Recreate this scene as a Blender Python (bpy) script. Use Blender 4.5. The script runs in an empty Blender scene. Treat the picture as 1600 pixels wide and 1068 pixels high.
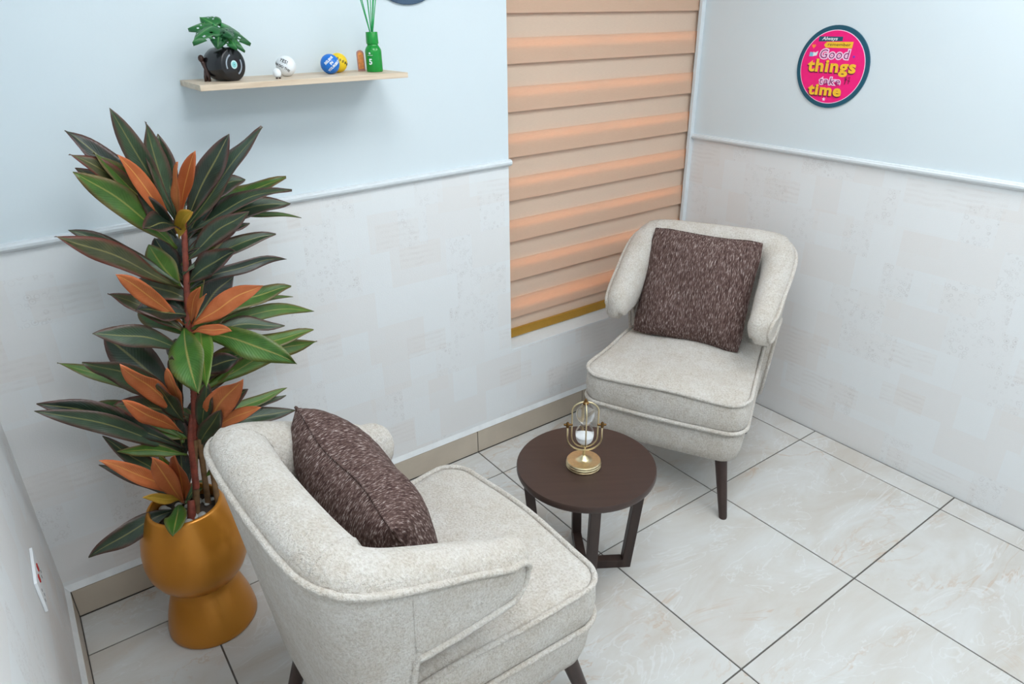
import bpy, bmesh, math, random
from mathutils import Vector, Matrix
random.seed(7)
sc = bpy.context.scene
COL = sc.collection

# ------------------------------------------------------------------ camera, world, light, exposure
cam_d = bpy.data.cameras.new('camera')
cam = bpy.data.objects.new('camera', cam_d)
COL.objects.link(cam)
cam.location = (-2.6786, -2.1513, 1.7326)
cam.rotation_euler = (1.1287, 0.0127, -0.6292)
cam_d.sensor_width = 36.0
cam_d.lens = 36.0 * 1082.0 / 1600.0
cam_d.clip_start = 0.02
sc.camera = cam

world = bpy.data.worlds.new('daylight')
sc.world = world
world.use_nodes = True
wb = world.node_tree.nodes['Background']
wb.inputs['Color'].default_value = (0.86, 0.93, 1.0, 1)
wb.inputs['Strength'].default_value = 3.9

sc.view_settings.view_transform = 'Standard'
sc.view_settings.look = 'None'
sc.view_settings.gamma = 1.0
sc.view_settings.use_curve_mapping = False
sc.view_settings.exposure = 0.0
LAMP_STRENGTH = 10.4
LAMP_COLOUR = (0.95, 0.985, 1.0, 1)

# ------------------------------------------------------------------ materials
def srgb(r, g, b):
    f = lambda c: ((c / 255) / 12.92) if c / 255 <= 0.04045 else (((c / 255) + 0.055) / 1.055) ** 2.4
    return (f(r), f(g), f(b), 1.0)

class NT:
    def __init__(self, name):
        self.m = bpy.data.materials.new(name)
        self.m.use_nodes = True
        self.t = self.m.node_tree
        self.b = self.t.nodes['Principled BSDF']
        self.out = self.t.nodes['Material Output']
    def n(self, kind, **kw):
        nd = self.t.nodes.new(kind)
        for k, v in kw.items():
            setattr(nd, k, v)
        return nd
    def link(self, a, b):
        self.t.links.new(a, b)
    def val(self, nd, **kw):
        for k, v in kw.items():
            nd.inputs[k.replace('_', ' ')].default_value = v
        return nd
    def coord(self, kind='Object', scale=(1, 1, 1), loc=(0, 0, 0)):
        tc = self.n('ShaderNodeTexCoord')
        mp = self.n('ShaderNodeMapping')
        mp.inputs['Scale'].default_value = scale
        mp.inputs['Location'].default_value = loc
        self.link(tc.outputs[kind], mp.inputs['Vector'])
        return mp.outputs['Vector']
    def noise(self, vec, scale, detail=4, rough=0.55, dist=0.0):
        nd = self.n('ShaderNodeTexNoise')
        nd.inputs['Scale'].default_value = scale
        nd.inputs['Detail'].default_value = detail
        nd.inputs['Roughness'].default_value = rough
        nd.inputs['Distortion'].default_value = dist
        if vec is not None:
            self.link(vec, nd.inputs['Vector'])
        return nd
    def ramp(self, fac, stops, interp='LINEAR'):
        nd = self.n('ShaderNodeValToRGB')
        nd.color_ramp.interpolation = interp
        e = nd.color_ramp.elements
        while len(e) < len(stops):
            e.new(0.5)
        for i, (p, c) in enumerate(stops):
            e[i].position = p
            e[i].color = c if len(c) == 4 else (*c, 1)
        self.link(fac, nd.inputs['Fac'])
        return nd.outputs['Color']
    def mix(self, fac, a, b, blend='MIX'):
        nd = self.n('ShaderNodeMix', data_type='RGBA', blend_type=blend)
        for sock, v in ((nd.inputs[0], fac), (nd.inputs[6], a), (nd.inputs[7], b)):
            if hasattr(v, 'is_linked'):
                self.link(v, sock)
            else:
                sock.default_value = v
        return nd.outputs[2]
    def math(self, op, a, b=0.0):
        nd = self.n('ShaderNodeMath', operation=op)
        for i, v in enumerate((a, b)):
            if hasattr(v, 'is_linked'):
                self.link(v, nd.inputs[i])
            else:
                nd.inputs[i].default_value = v
        return nd.outputs[0]
    def base(self, v):
        if hasattr(v, 'is_linked'):
            self.link(v, self.b.inputs['Base Color'])
        else:
            self.b.inputs['Base Color'].default_value = v
    def bump(self, h, strength=0.2, dist=0.01):
        nd = self.n('ShaderNodeBump')
        nd.inputs['Strength'].default_value = strength
        nd.inputs['Distance'].default_value = dist
        self.link(h, nd.inputs['Height'])
        self.link(nd.outputs['Normal'], self.b.inputs['Normal'])
    def set(self, **kw):
        for k, v in kw.items():
            self.b.inputs[k.replace('_', ' ')].default_value = v

def plain(name, col, rough=0.5, metal=0.0, grain=0.06, gscale=60, **kw):
    a = NT(name)
    v = a.coord('Object')
    nz = a.noise(v, gscale, 3)
    c0 = tuple(max(0, x * (1 - grain)) for x in col[:3]) + (1,)
    c1 = tuple(min(1, x * (1 + grain)) for x in col[:3]) + (1,)
    a.base(a.ramp(nz.outputs['Fac'], [(0.3, c0), (0.7, c1)]))
    a.set(Roughness=rough, Metallic=metal, **kw)
    return a.m

def m_paint():
    a = NT('wall_paint')
    v = a.coord('Object')
    nz = a.noise(v, 2.2, 3)
    a.base(a.ramp(nz.outputs['Fac'], [(0.3, srgb(213, 224, 230)), (0.7, srgb(216, 226, 231))]))
    fine = a.noise(v, 180, 2)
    a.bump(fine.outputs['Fac'], 0.05, 0.002)
    a.set(Roughness=0.42)
    return a.m

def m_wallpaper(axis):
    # pale patchwork print: rectangular patches, some plain, some with small motifs
    a = NT('patchwork_wallpaper')
    tc = a.n('ShaderNodeTexCoord')
    sx = a.n('ShaderNodeSeparateXYZ')
    a.link(tc.outputs['Object'], sx.inputs[0])
    cb = a.n('ShaderNodeCombineXYZ')
    a.link(sx.outputs['X' if axis == 'x' else 'Y'], cb.inputs[0])
    a.link(sx.outputs['Z'], cb.inputs[1])
    v = cb.outputs[0]
    def cells(w, h, off):
        b = a.n('ShaderNodeTexBrick')
        b.offset = off
        b.inputs['Color1'].default_value = (0, 0, 0, 1)
        b.inputs['Color2'].default_value = (1, 1, 1, 1)
        b.inputs['Mortar'].default_value = (0.5, 0.5, 0.5, 1)
        b.inputs['Scale'].default_value = 1.0
        b.inputs['Mortar Size'].default_value = 0.0
        b.inputs['Brick Width'].default_value = w
        b.inputs['Row Height'].default_value = h
        a.link(v, b.inputs['Vector'])
        return b.outputs['Color']
    c1 = cells(0.115, 0.14, 0.37)
    c2 = cells(0.17, 0.09, 0.5)
    tint = a.ramp(c1, [(0.0, srgb(228, 226, 225)), (0.35, srgb(230, 233, 235)), (0.7, srgb(229, 230, 231)), (1.0, srgb(231, 234, 236))], 'CONSTANT')
    tint2 = a.ramp(c2, [(0.0, srgb(228, 224, 221)), (0.5, srgb(231, 234, 236)), (1.0, srgb(229, 232, 234))])
    base = a.mix(0.4, tint, tint2)
    # motifs in about a quarter of the patches
    vor = a.n('ShaderNodeTexVoronoi', feature='F1')
    vor.inputs['Scale'].default_value = 52
    vor.inputs['Randomness'].default_value = 0.75
    a.link(v, vor.inputs['Vector'])
    motif = a.ramp(vor.outputs['Distance'], [(0.14, (1, 1, 1)), (0.22, (0, 0, 0)), (0.34, (0, 0, 0)), (0.42, (0.8, 0.8, 0.8)), (0.5, (0, 0, 0))])
    sel = a.ramp(c1, [(0.0, (0, 0, 0)), (0.70, (1, 1, 1)), (0.93, (0, 0, 0))], 'CONSTANT')
    wv = a.n('ShaderNodeTexWave', wave_type='RINGS')
    wv.inputs['Scale'].default_value = 16
    wv.inputs['Distortion'].default_value = 3.0
    a.link(v, wv.inputs['Vector'])
    motif2 = a.ramp(wv.outputs['Fac'], [(0.45, (0, 0, 0)), (0.7, (1, 1, 1))])
    sel2 = a.ramp(c2, [(0.0, (1, 1, 1)), (0.18, (0, 0, 0))], 'CONSTANT')
    wear = a.noise(v, 14, 5, 0.7)
    wearm = a.ramp(wear.outputs['Fac'], [(0.42, (0, 0, 0)), (0.62, (1, 1, 1))])
    k = a.math('MULTIPLY', a.math('MULTIPLY', motif, sel), a.math('MULTIPLY', wearm, 0.45))
    k2 = a.math('MULTIPLY', a.math('MULTIPLY', motif2, sel2), a.math('MULTIPLY', wearm, 0.15))
    base = a.mix(k, base, srgb(172, 166, 164))
    base = a.mix(k2, base, srgb(190, 180, 176))
    big = a.noise(v, 30, 6, 0.7)
    base = a.mix(a.math('MULTIPLY', big.outputs['Fac'], 0.22), base, srgb(220, 219, 219))
    a.base(base)
    weave = a.noise(v, 220, 3)
    a.bump(weave.outputs['Fac'], 0.22, 0.0025)
    a.set(Roughness=0.6)
    return a.m

def m_tile():
    a = NT('cream_marble_tile')
    tc = a.n('ShaderNodeTexCoord')
    oi = a.n('ShaderNodeObjectInfo')
    mp = a.n('ShaderNodeMapping')
    a.link(tc.outputs['Object'], mp.inputs['Vector'])
    cb = a.n('ShaderNodeCombineXYZ')
    a.link(a.math('MULTIPLY', oi.outputs['Random'], 37.0), cb.inputs[0])
    a.link(a.math('MULTIPLY', oi.outputs['Random'], 91.0), cb.inputs[1])
    a.link(cb.outputs[0], mp.inputs['Location'])
    mp.inputs['Rotation'].default_value = (0, 0, 0.5)
    mp.inputs['Scale'].default_value = (1.0, 2.2, 1.0)
    v = mp.outputs['Vector']
    cloud = a.noise(v, 2.4, 6, 0.6, 0.8)
    base = a.ramp(cloud.outputs['Fac'], [(0.28, srgb(190, 183, 174)), (0.45, srgb(197, 194, 189)), (0.6, srgb(203, 203, 201)), (0.75, srgb(197, 192, 186))])
    vein = a.noise(v, 1.7, 5, 0.62, 1.6)
    d = a.math('ABSOLUTE', a.math('SUBTRACT', vein.outputs['Fac'], 0.5))
    vm = a.ramp(d, [(0.0, (1, 1, 1)), (0.022, (0, 0, 0))])
    patch = a.noise(v, 1.9, 2)
    pm = a.ramp(patch.outputs['Fac'], [(0.5, (0, 0, 0)), (0.66, (1, 1, 1))])
    base = a.mix(a.math('MULTIPLY', a.math('MULTIPLY', vm, pm), 0.6), base, srgb(186, 157, 130))
    v2 = a.noise(v, 2.6, 4, 0.6, 1.2)
    d2 = a.math('ABSOLUTE', a.math('SUBTRACT', v2.outputs['Fac'], 0.52))
    vm2 = a.ramp(d2, [(0.0, (1, 1, 1)), (0.012, (0, 0, 0))])
    base = a.mix(a.math('MULTIPLY', vm2, 0.5), base, srgb(214, 216, 217))
    a.base(base)
    a.set(Roughness=0.22)
    a.b.inputs['Specular IOR Level'].default_value = 0.45
    return a.m

def m_fabric():
    a = NT('oatmeal_chenille')
    v = a.coord('Object')
    fine = a.noise(v, 170, 3, 0.75)
    mid = a.noise(v, 38, 4, 0.6)
    big = a.noise(v, 7, 3)
    sl = a.noise(a.coord('Object', (14, 14, 120)), 2.5, 4, 0.7)
    base = a.ramp(fine.outputs['Fac'], [(0.34, srgb(176, 164, 149)), (0.5, srgb(220, 213, 204)), (0.65, srgb(243, 240, 235))])
    m1 = a.ramp(mid.outputs['Fac'], [(0.35, srgb(203, 191, 176)), (0.62, srgb(230, 225, 218))])
    base = a.mix(0.35, base, m1)
    m2 = a.ramp(big.outputs['Fac'], [(0.4, srgb(205, 192, 176)), (0.6, srgb(230, 225, 219))])
    base = a.mix(0.3, base, m2)
    s = a.ramp(sl.outputs['Fac'], [(0.5, (0, 0, 0)), (0.7, (1, 1, 1))])
    base = a.mix(a.math('MULTIPLY', s, 0.2), base, srgb(184, 168, 148))
    a.base(base)
    h = a.math('ADD', fine.outputs['Fac'], a.math('MULTIPLY', mid.outputs['Fac'], 0.5))
    a.bump(h, 1.0, 0.008)
    a.set(Roughness=0.95)
    a.b.inputs['Sheen Weight'].default_value = 0.25
    a.b.inputs['Specular IOR Level'].default_value = 0.15
    return a.m

def m_tweed():
    a = NT('brown_tweed')
    v = a.coord('Object', (400, 48, 90))
    n1 = a.noise(v, 1.0, 3, 0.6)
    n2 = a.noise(a.coord('Object', (110, 22, 40), (3, 1, 2)), 1.0, 3)
    base = a.ramp(n1.outputs['Fac'], [(0.33, srgb(48, 33, 31)), (0.48, srgb(82, 61, 57)), (0.58, srgb(122, 102, 97)), (0.70, srgb(206, 194, 188))])
    b2 = a.ramp(n2.outputs['Fac'], [(0.4, srgb(72, 52, 48)), (0.65, srgb(118, 98, 92))])
    a.base(a.mix(0.25, base, b2))
    a.bump(n1.outputs['Fac'], 0.6, 0.003)
    a.set(Roughness=0.9)
    a.b.inputs['Specular IOR Level'].default_value = 0.2
    return a.m

def m_leaf(name, c_lo, c_hi, c_edge, c_rib, edge_amt=1.0, rough=0.38):
    a = NT(name)
    tc = a.n('ShaderNodeTexCoord')
    sx = a.n('ShaderNodeSeparateXYZ')
    a.link(tc.outputs['UV'], sx.inputs[0])
    u = a.math('ABSOLUTE', a.math('SUBTRACT', a.math('MULTIPLY', sx.outputs['X'], 2.0), 1.0))
    vv = sx.outputs['Y']
    oi = a.n('ShaderNodeObjectInfo')
    nz = a.noise(a.coord('Object', (1, 1, 1)), 22, 4, 0.6)
    t = a.math('ADD', a.math('MULTIPLY', nz.outputs['Fac'], 0.8), a.math('SUBTRACT', a.math('MULTIPLY', oi.outputs['Random'], 0.5), 0.2))
    body = a.ramp(t, [(0.25, c_lo), (0.75, c_hi)])
    e = a.math('ADD', u, a.math('MULTIPLY', a.math('POWER', vv, 6.0), 0.45))
    e = a.math('ADD', e, a.math('MULTIPLY', a.math('SUBTRACT', nz.outputs['Fac'], 0.5), 0.5))
    em = a.ramp(e, [(0.62, (0, 0, 0)), (0.98, (1, 1, 1))])
    body = a.mix(a.math('MULTIPLY', em, edge_amt), body, c_edge)
    rib = a.ramp(u, [(0.03, (1, 1, 1)), (0.085, (0, 0, 0))])
    body = a.mix(a.math('MULTIPLY', rib, 0.75), body, c_rib)
    a.base(body)
    # side veins as fine relief
    sv = a.math('ADD', a.math('MULTIPLY', vv, 26.0), a.math('MULTIPLY', u, -5.0))
    h = a.math('SINE', a.math('MULTIPLY', sv, 6.283))
    a.bump(h, 0.12, 0.002)
    a.set(Roughness=rough)
    a.b.inputs['Specular IOR Level'].default_value = 0.5
    return a.m

def m_blind(name, col, transl):
    a = NT(name)
    v = a.coord('Object', (60, 60, 700))
    nz = a.noise(v, 1.0, 2)
    c0 = tuple(x * 0.93 for x in col[:3]) + (1,)
    c = a.ramp(nz.outputs['Fac'], [(0.3, c0), (0.7, col)])
    a.base(c)
    a.set(Roughness=0.8)
    a.b.inputs['Specular IOR Level'].default_value = 0.2
    tr = a.n('ShaderNodeBsdfTranslucent')
    tr.inputs['Color'].default_value = srgb(242, 180, 116)
    mx = a.n('ShaderNodeMixShader')
    mx.inputs[0].default_value = transl
    a.link(a.b.outputs[0], mx.inputs[1])
    a.link(tr.outputs[0], mx.inputs[2])
    a.link(mx.outputs[0], a.out.inputs['Surface'])
    return a.m

def m_wood():
    a = NT('pale_oak_laminate')
    v = a.coord('Object', (3, 40, 60))
    nz = a.noise(v, 1.0, 5, 0.6, 0.6)
    a.base(a.ramp(nz.outputs['Fac'], [(0.3, srgb(196, 172, 146)), (0.55, srgb(216, 197, 174)), (0.75, srgb(226, 210, 190))]))
    a.set(Roughness=0.5)
    return a.m

def m_darkwood():
    a = NT('espresso_wood')
    v = a.coord('Object', (30, 30, 4))
    nz = a.noise(v, 1.0, 4, 0.6)
    a.base(a.ramp(nz.outputs['Fac'], [(0.3, srgb(44, 29, 25)), (0.7, srgb(62, 44, 38))]))
    a.set(Roughness=0.42)
    return a.m

def m_tabletop():
    a = NT('espresso_laminate')
    v = a.coord('Object', (4, 60, 4))
    nz = a.noise(v, 1.0, 3, 0.5)
    a.base(a.ramp(nz.outputs['Fac'], [(0.3, srgb(58, 41, 36)), (0.7, srgb(64, 47, 41))]))
    a.set(Roughness=0.38)
    return a.m

def m_glass():
    a = NT('clear_glass')
    g = a.n('ShaderNodeBsdfGlass')
    g.inputs['Roughness'].default_value = 0.0
    g.inputs['IOR'].default_value = 1.18
    t = a.n('ShaderNodeBsdfTransparent')
    mx = a.n('ShaderNodeMixShader')
    mx.inputs[0].default_value = 0.75
    a.link(t.outputs[0], mx.inputs[1])
    a.link(g.outputs[0], mx.inputs[2])
    a.link(mx.outputs[0], a.out.inputs['Surface'])
    return a.m

def m_emit(name, col, s):
    a = NT(name)
    a.set(Emission_Color=col, Emission_Strength=s)
    a.base((0.9, 0.9, 0.9, 1))
    return a.m

M = {}
M['paint'] = m_paint()
M['paper_x'] = m_wallpaper('x')
M['paper_y'] = m_wallpaper('y')
M['tile'] = m_tile()
M['fabric'] = m_fabric()
M['tweed'] = m_tweed()
M['trim'] = plain('white_gloss_trim', srgb(218, 224, 228), 0.4, grain=0.02)
M['plaster'] = plain('white_plaster', srgb(222, 225, 226), 0.7, grain=0.05, gscale=25)
M['ceil'] = plain('ceiling_white', srgb(235, 238, 240), 0.8, grain=0.01)
M['grout'] = plain('dark_grout', srgb(88, 84, 80), 0.9, grain=0.15)
M['skirt'] = plain('beige_skirting_tile', srgb(188, 176, 160), 0.3, grain=0.07, gscale=7)
M['wood'] = m_wood()
M['dark'] = m_darkwood()
M['top'] = m_tabletop()
M['glass'] = m_glass()
M['brass'] = plain('antique_brass', srgb(222, 204, 164), 0.3, 1.0, grain=0.08, gscale=90)
M['brassdark'] = plain('dark_brass', srgb(120, 90, 55), 0.4, 1.0)
M['sand'] = plain('white_sand', srgb(236, 238, 240), 0.9, grain=0.05, gscale=900)
M['pot'] = plain('gold_lacquer', srgb(198, 130, 42), 0.3, 0.45, grain=0.03, gscale=6)
M['soil'] = plain('dark_soil', srgb(60, 50, 42), 0.95, grain=0.4, gscale=120)
M['pebble'] = plain('grey_pebble', srgb(176, 176, 172), 0.6, grain=0.1)
M['stem'] = plain('ringed_red_stem', srgb(128, 62, 48), 0.55, grain=0.4, gscale=45)
M['cane'] = plain('brown_cane', srgb(120, 92, 62), 0.6, grain=0.35, gscale=40)
M['leaf_d'] = m_leaf('dark_leaf', srgb(34, 48, 38), srgb(60, 82, 56), srgb(92, 56, 52), srgb(130, 128, 78), 0.75, 0.33)
M['leaf_g'] = m_leaf('green_leaf', srgb(52, 86, 32), srgb(84, 122, 44), srgb(116, 70, 44), srgb(150, 148, 74), 0.6)
M['leaf_G'] = m_leaf('bright_green_leaf', srgb(58, 100, 34), srgb(92, 138, 52), srgb(120, 84, 44), srgb(160, 150, 84), 0.35)
M['leaf_r'] = m_leaf('burgundy_leaf', srgb(52, 58, 34), srgb(84, 84, 46), srgb(104, 50, 42), srgb(128, 120, 70), 0.9)
M['leaf_o'] = m_leaf('orange_leaf', srgb(190, 102, 56), srgb(214, 134, 84), srgb(196, 104, 62), srgb(226, 168, 92), 0.6, 0.5)
M['leaf_O'] = m_leaf('rust_leaf', srgb(146, 72, 36), srgb(178, 96, 48), srgb(150, 70, 40), srgb(206, 140, 70), 0.6, 0.5)
M['leaf_y'] = m_leaf('yellow_leaf', srgb(176, 142, 40), srgb(204, 164, 54), srgb(196, 130, 60), srgb(214, 180, 84), 0.4, 0.5)
M['blind_o'] = m_blind('peach_blind_fabric', srgb(230, 203, 178), 0.34)
M['blind_r'] = m_blind('peach_blind_rear_fabric', srgb(220, 198, 178), 0.10)
M['gold'] = plain('gold_rail', srgb(178, 134, 46), 0.4, 0.35, grain=0.04)
M['white'] = plain('white_plastic', srgb(232, 236, 240), 0.35, grain=0.01)
M['red'] = plain('red_plastic', srgb(170, 24, 22), 0.35)
M['black'] = plain('black_gloss', srgb(26, 25, 28), 0.2, grain=0.05)
M['slate'] = plain('slate_disc', srgb(62, 86, 112), 0.4, grain=0.03)
M['navy'] = plain('navy_print', srgb(14, 82, 104), 0.35, grain=0.03)
M['pink'] = plain('magenta_print', srgb(248, 14, 126), 0.35, grain=0.03)
M['plum'] = plain('plum_print', srgb(150, 30, 110), 0.4)
M['lilac'] = plain('pale_pink_print', srgb(250, 214, 238), 0.4, grain=0.01)
M['yellow'] = plain('yellow_print', srgb(250, 196, 48), 0.4, grain=0.03)
M['orange'] = plain('orange_print', srgb(250, 140, 60), 0.4)
M['shadowred'] = plain('crimson_print', srgb(120, 14, 60), 0.4)
M['violet'] = plain('violet_print', srgb(120, 50, 190), 0.4)
M['ink'] = plain('black_ink', srgb(22, 24, 28), 0.5)
M['skyblue'] = plain('pale_blue_print', srgb(130, 190, 220), 0.4)
M['teal'] = plain('teal_label', srgb(128, 200, 200), 0.4)
M['teal2'] = plain('pale_teal_label', srgb(196, 226, 226), 0.4)
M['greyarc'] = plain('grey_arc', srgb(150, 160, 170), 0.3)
M['ballblue'] = plain('blue_foam', srgb(10, 112, 205), 0.45, grain=0.03)
M['ballyellow'] = plain('yellow_foam', srgb(240, 204, 30), 0.45, grain=0.03)
M['green'] = plain('green_lacquer', srgb(10, 140, 48), 0.22, grain=0.03)
M['reed'] = plain('green_reed', srgb(24, 160, 84), 0.5, grain=0.15)
M['fig'] = plain('dark_bronze', srgb(64, 44, 38), 0.3, 0.3, grain=0.2)
M['card'] = plain('orange_card', srgb(224, 140, 70), 0.5, grain=0.25, gscale=120)
M['cardedge'] = plain('pinkish_card_edge', srgb(176, 120, 110), 0.5)
M['mini_leaf'] = m_leaf('monstera_leaf', srgb(16, 74, 34), srgb(40, 118, 52), srgb(24, 92, 44), srgb(90, 150, 80), 0.4, 0.3)
M['greyplate'] = plain('grey_plate', srgb(150, 145, 142), 0.4)
M['added_lamp'] = m_emit('added_panel_glow', LAMP_COLOUR, LAMP_STRENGTH)  # glow of the added, unseen ceiling panels

# ------------------------------------------------------------------ mesh helpers
class MB:
    def __init__(self):
        self.v, self.f, self.mi = [], [], []
    def add(self, verts, faces, mi=0):
        o = len(self.v)
        self.v += [tuple(p) for p in verts]
        self.f += [tuple(i + o for i in f) for f in faces]
        self.mi += [mi] * len(faces)
        return self
    def box(self, x0, x1, y0, y1, z0, z1, mi=0):
        vs = [(x, y, z) for x in (x0, x1) for y in (y0, y1) for z in (z0, z1)]
        return self.add(vs, [(0, 1, 3, 2), (4, 6, 7, 5), (0, 4, 5, 1), (2, 3, 7, 6), (0, 2, 6, 4), (1, 5, 7, 3)], mi)
    def bbox(self, x0, x1, y0, y1, z0, z1, b=0.003, mi=0):
        bm = bmesh.new()
        bmesh.ops.create_cube(bm, size=1)
        for v in bm.verts:
            v.co = Vector(((x0 + x1) / 2 + v.co.x * (x1 - x0), (y0 + y1) / 2 + v.co.y * (y1 - y0), (z0 + z1) / 2 + v.co.z * (z1 - z0)))
        bmesh.ops.bevel(bm, geom=bm.edges[:], offset=b, segments=2, profile=0.6, affect='EDGES')
        bm.verts.index_update()
        self.add([v.co[:] for v in bm.verts], [[v.index for v in f.verts] for f in bm.faces], mi)
        bm.free()
        return self
    def lathe(self, prof, seg=32, c=(0, 0, 0), axis='z', mi=0, capb=True, capt=True):
        vs, fs = [], []
        n = len(prof)
        for r, z in prof:
            for k in range(seg):
                a = 2 * math.pi * k / seg
                p = (r * math.cos(a), r * math.sin(a), z)
                if axis == 'x':
                    p = (z, p[0], p[1])
                elif axis == 'y':
                    p = (p[1], z, p[0])
                vs.append((p[0] + c[0], p[1] + c[1], p[2] + c[2]))
        for i in range(n - 1):
            for k in range(seg):
                k2 = (k + 1) % seg
                fs.append((i * seg + k, i * seg + k2, (i + 1) * seg + k2, (i + 1) * seg + k))
        if capb:
            fs.append(tuple(range(seg - 1, -1, -1)))
        if capt:
            fs.append(tuple((n - 1) * seg + k for k in range(seg)))
        return self.add(vs, fs, mi)
    def tube(self, pts, r, seg=8, closed=False, mi=0):
        pts = [Vector(p) for p in pts]
        n = len(pts)
        rs = r if isinstance(r, (list, tuple)) else [r] * n
        vs, fs = [], []
        prev = None
        for i, p in enumerate(pts):
            if closed:
                t = pts[(i + 1) % n] - pts[i - 1]
            else:
                t = pts[min(i + 1, n - 1)] - pts[max(i - 1, 0)]
            t = t.normalized() if t.length > 1e-9 else Vector((0, 0, 1))
            if prev is None:
                up = Vector((0, 0, 1)) if abs(t.z) < 0.9 else Vector((1, 0, 0))
                a = t.cross(up).normalized()
            else:
                a = (prev - t * prev.dot(t))
                a = a.normalized() if a.length > 1e-6 else t.orthogonal().normalized()
            prev = a
            b = t.cross(a)
            for k in range(seg):
                an = 2 * math.pi * k / seg
                vs.append(p + (a * math.cos(an) + b * math.sin(an)) * rs[i])
        for i in range(n if closed else n - 1):
            j = (i + 1) % n
            for k in range(seg):
                k2 = (k + 1) % seg
                fs.append((i * seg + k, i * seg + k2, j * seg + k2, j * seg + k))
        if not closed:
            fs.append(tuple(range(seg - 1, -1, -1)))
            fs.append(tuple((n - 1) * seg + k for k in range(seg)))
        return self.add(vs, fs, mi)
    def prism(self, poly, h0, h1, fn, mi=0):
        # poly: 2D outline; fn(u, v, h) -> 3D
        n = len(poly)
        vs = [fn(u, v, h0) for u, v in poly] + [fn(u, v, h1) for u, v in poly]
        fs = [(i, (i + 1) % n, n + (i + 1) % n, n + i) for i in range(n)]
        fs += [tuple(range(n - 1, -1, -1)), tuple(range(n, 2 * n))]
        return self.add(vs, fs, mi)
    def mesh(self, name, mats, smooth=False, angle=None):
        me = bpy.data.meshes.new(name)
        me.from_pydata(self.v, [], self.f)
        for m in (mats if isinstance(mats, (list, tuple)) else [mats]):
            me.materials.append(m)
        me.polygons.foreach_set('material_index', self.mi)
        bm = bmesh.new()
        bm.from_mesh(me)
        bmesh.ops.recalc_face_normals(bm, faces=bm.faces)
        bm.to_mesh(me)
        bm.free()
        if smooth:
            me.polygons.foreach_set('use_smooth', [True] * len(me.polygons))
            if angle:
                me.set_sharp_from_angle(angle=math.radians(angle))
        me.update()
        return me
    def build(self, name, mats, parent=None, smooth=False, angle=None):
        return link(name, self.mesh(name, mats, smooth, angle), parent)

def link(name, me, parent=None):
    o = bpy.data.objects.new(name, me)
    COL.objects.link(o)
    if parent is not None:
        o.parent = parent
    return o

def tag(o, label=None, cat=None, group=None, kind=None):
    if label: o['label'] = label
    if cat: o['category'] = cat
    if group: o['group'] = group
    if kind: o['kind'] = kind
    return o

def thing(name, label, cat, loc=(0, 0, 0), rz=0.0, group=None):
    o = bpy.data.objects.new(name, None)
    o.empty_display_size = 0.05
    COL.objects.link(o)
    o.location = loc
    o.rotation_euler = (0, 0, rz)
    return tag(o, label, cat, group)

def copy_tree(o, parent=None):
    c = o.copy()
    COL.objects.link(c)
    c.parent = parent
    for ch in o.children:
        copy_tree(ch, c)
    return c

def circ(r, n=32, cx=0, cy=0, sx=1.0, sy=1.0):
    return [(cx + r * sx * math.cos(2 * math.pi * k / n), cy + r * sy * math.sin(2 * math.pi * k / n)) for k in range(n)]

def catmull(pts, n):
    pts = [Vector(p) for p in pts]
    out = []
    P = [pts[0] * 2 - pts[1]] + pts + [pts[-1] * 2 - pts[-2]]
    for i in range(1, len(P) - 2):
        for k in range(12):
            t = k / 12
            a, b, c, d = P[i - 1], P[i], P[i + 1], P[i + 2]
            out.append(0.5 * ((2 * b) + (c - a) * t + (2 * a - 5 * b + 4 * c - d) * t * t + (3 * b - a - 3 * c + d) * t ** 3))
    out.append(pts[-1])
    L = [0]
    for i in range(1, len(out)):
        L.append(L[-1] + (out[i] - out[i - 1]).length)
    res = []
    j = 0
    for k in range(n):
        s = L[-1] * k / (n - 1)
        while j < len(L) - 2 and L[j + 1] < s:
            j += 1
        f = (s - L[j]) / max(1e-9, L[j + 1] - L[j])
        res.append(out[j].lerp(out[j + 1], min(1, max(0, f))))
    return res

def text_mesh(body, size, offset=0.0, extrude=0.0006, shear=0.0, spacing=1.0, width=None):
    cu = bpy.data.curves.new('lettering', 'FONT')
    cu.body = body
    cu.size = size
    cu.offset = offset
    cu.extrude = extrude
    cu.shear = shear
    cu.space_character = spacing
    cu.align_x = 'CENTER'
    cu.resolution_u = 3
    o = bpy.data.objects.new('lettering', cu)
    COL.objects.link(o)
    bpy.context.view_layer.update()
    dg = bpy.context.evaluated_depsgraph_get()
    me = bpy.data.meshes.new_from_object(o.evaluated_get(dg))
    bpy.data.objects.remove(o)
    bpy.data.curves.remove(cu)
    xs = [v.co.x for v in me.vertices]
    if width and xs:
        s = width / (max(xs) - min(xs))
        c = (max(xs) + min(xs)) / 2
        for v in me.vertices:
            v.co.x = (v.co.x - c) * s
    return me

# ------------------------------------------------------------------ the room shell
XL, XLW = -2.858, -2.870          # skirting face and wall face on the left
YW = 0.012                       # wall face at the back (the skirting stands proud, its face is y = 0)
XWIN = -1.128                     # window opening, left edge
ZS = 0.436                        # window sill height
ZC = 2.75
YF = -4.2
RL, RR = 1.2030, 1.2245           # dado rail centre height at the two ends of the back wall
RRIGHT = 1.200

def rail_z(x):
    return RL + (RR - RL) * (x - XLW) / (XWIN - XLW)

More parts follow.
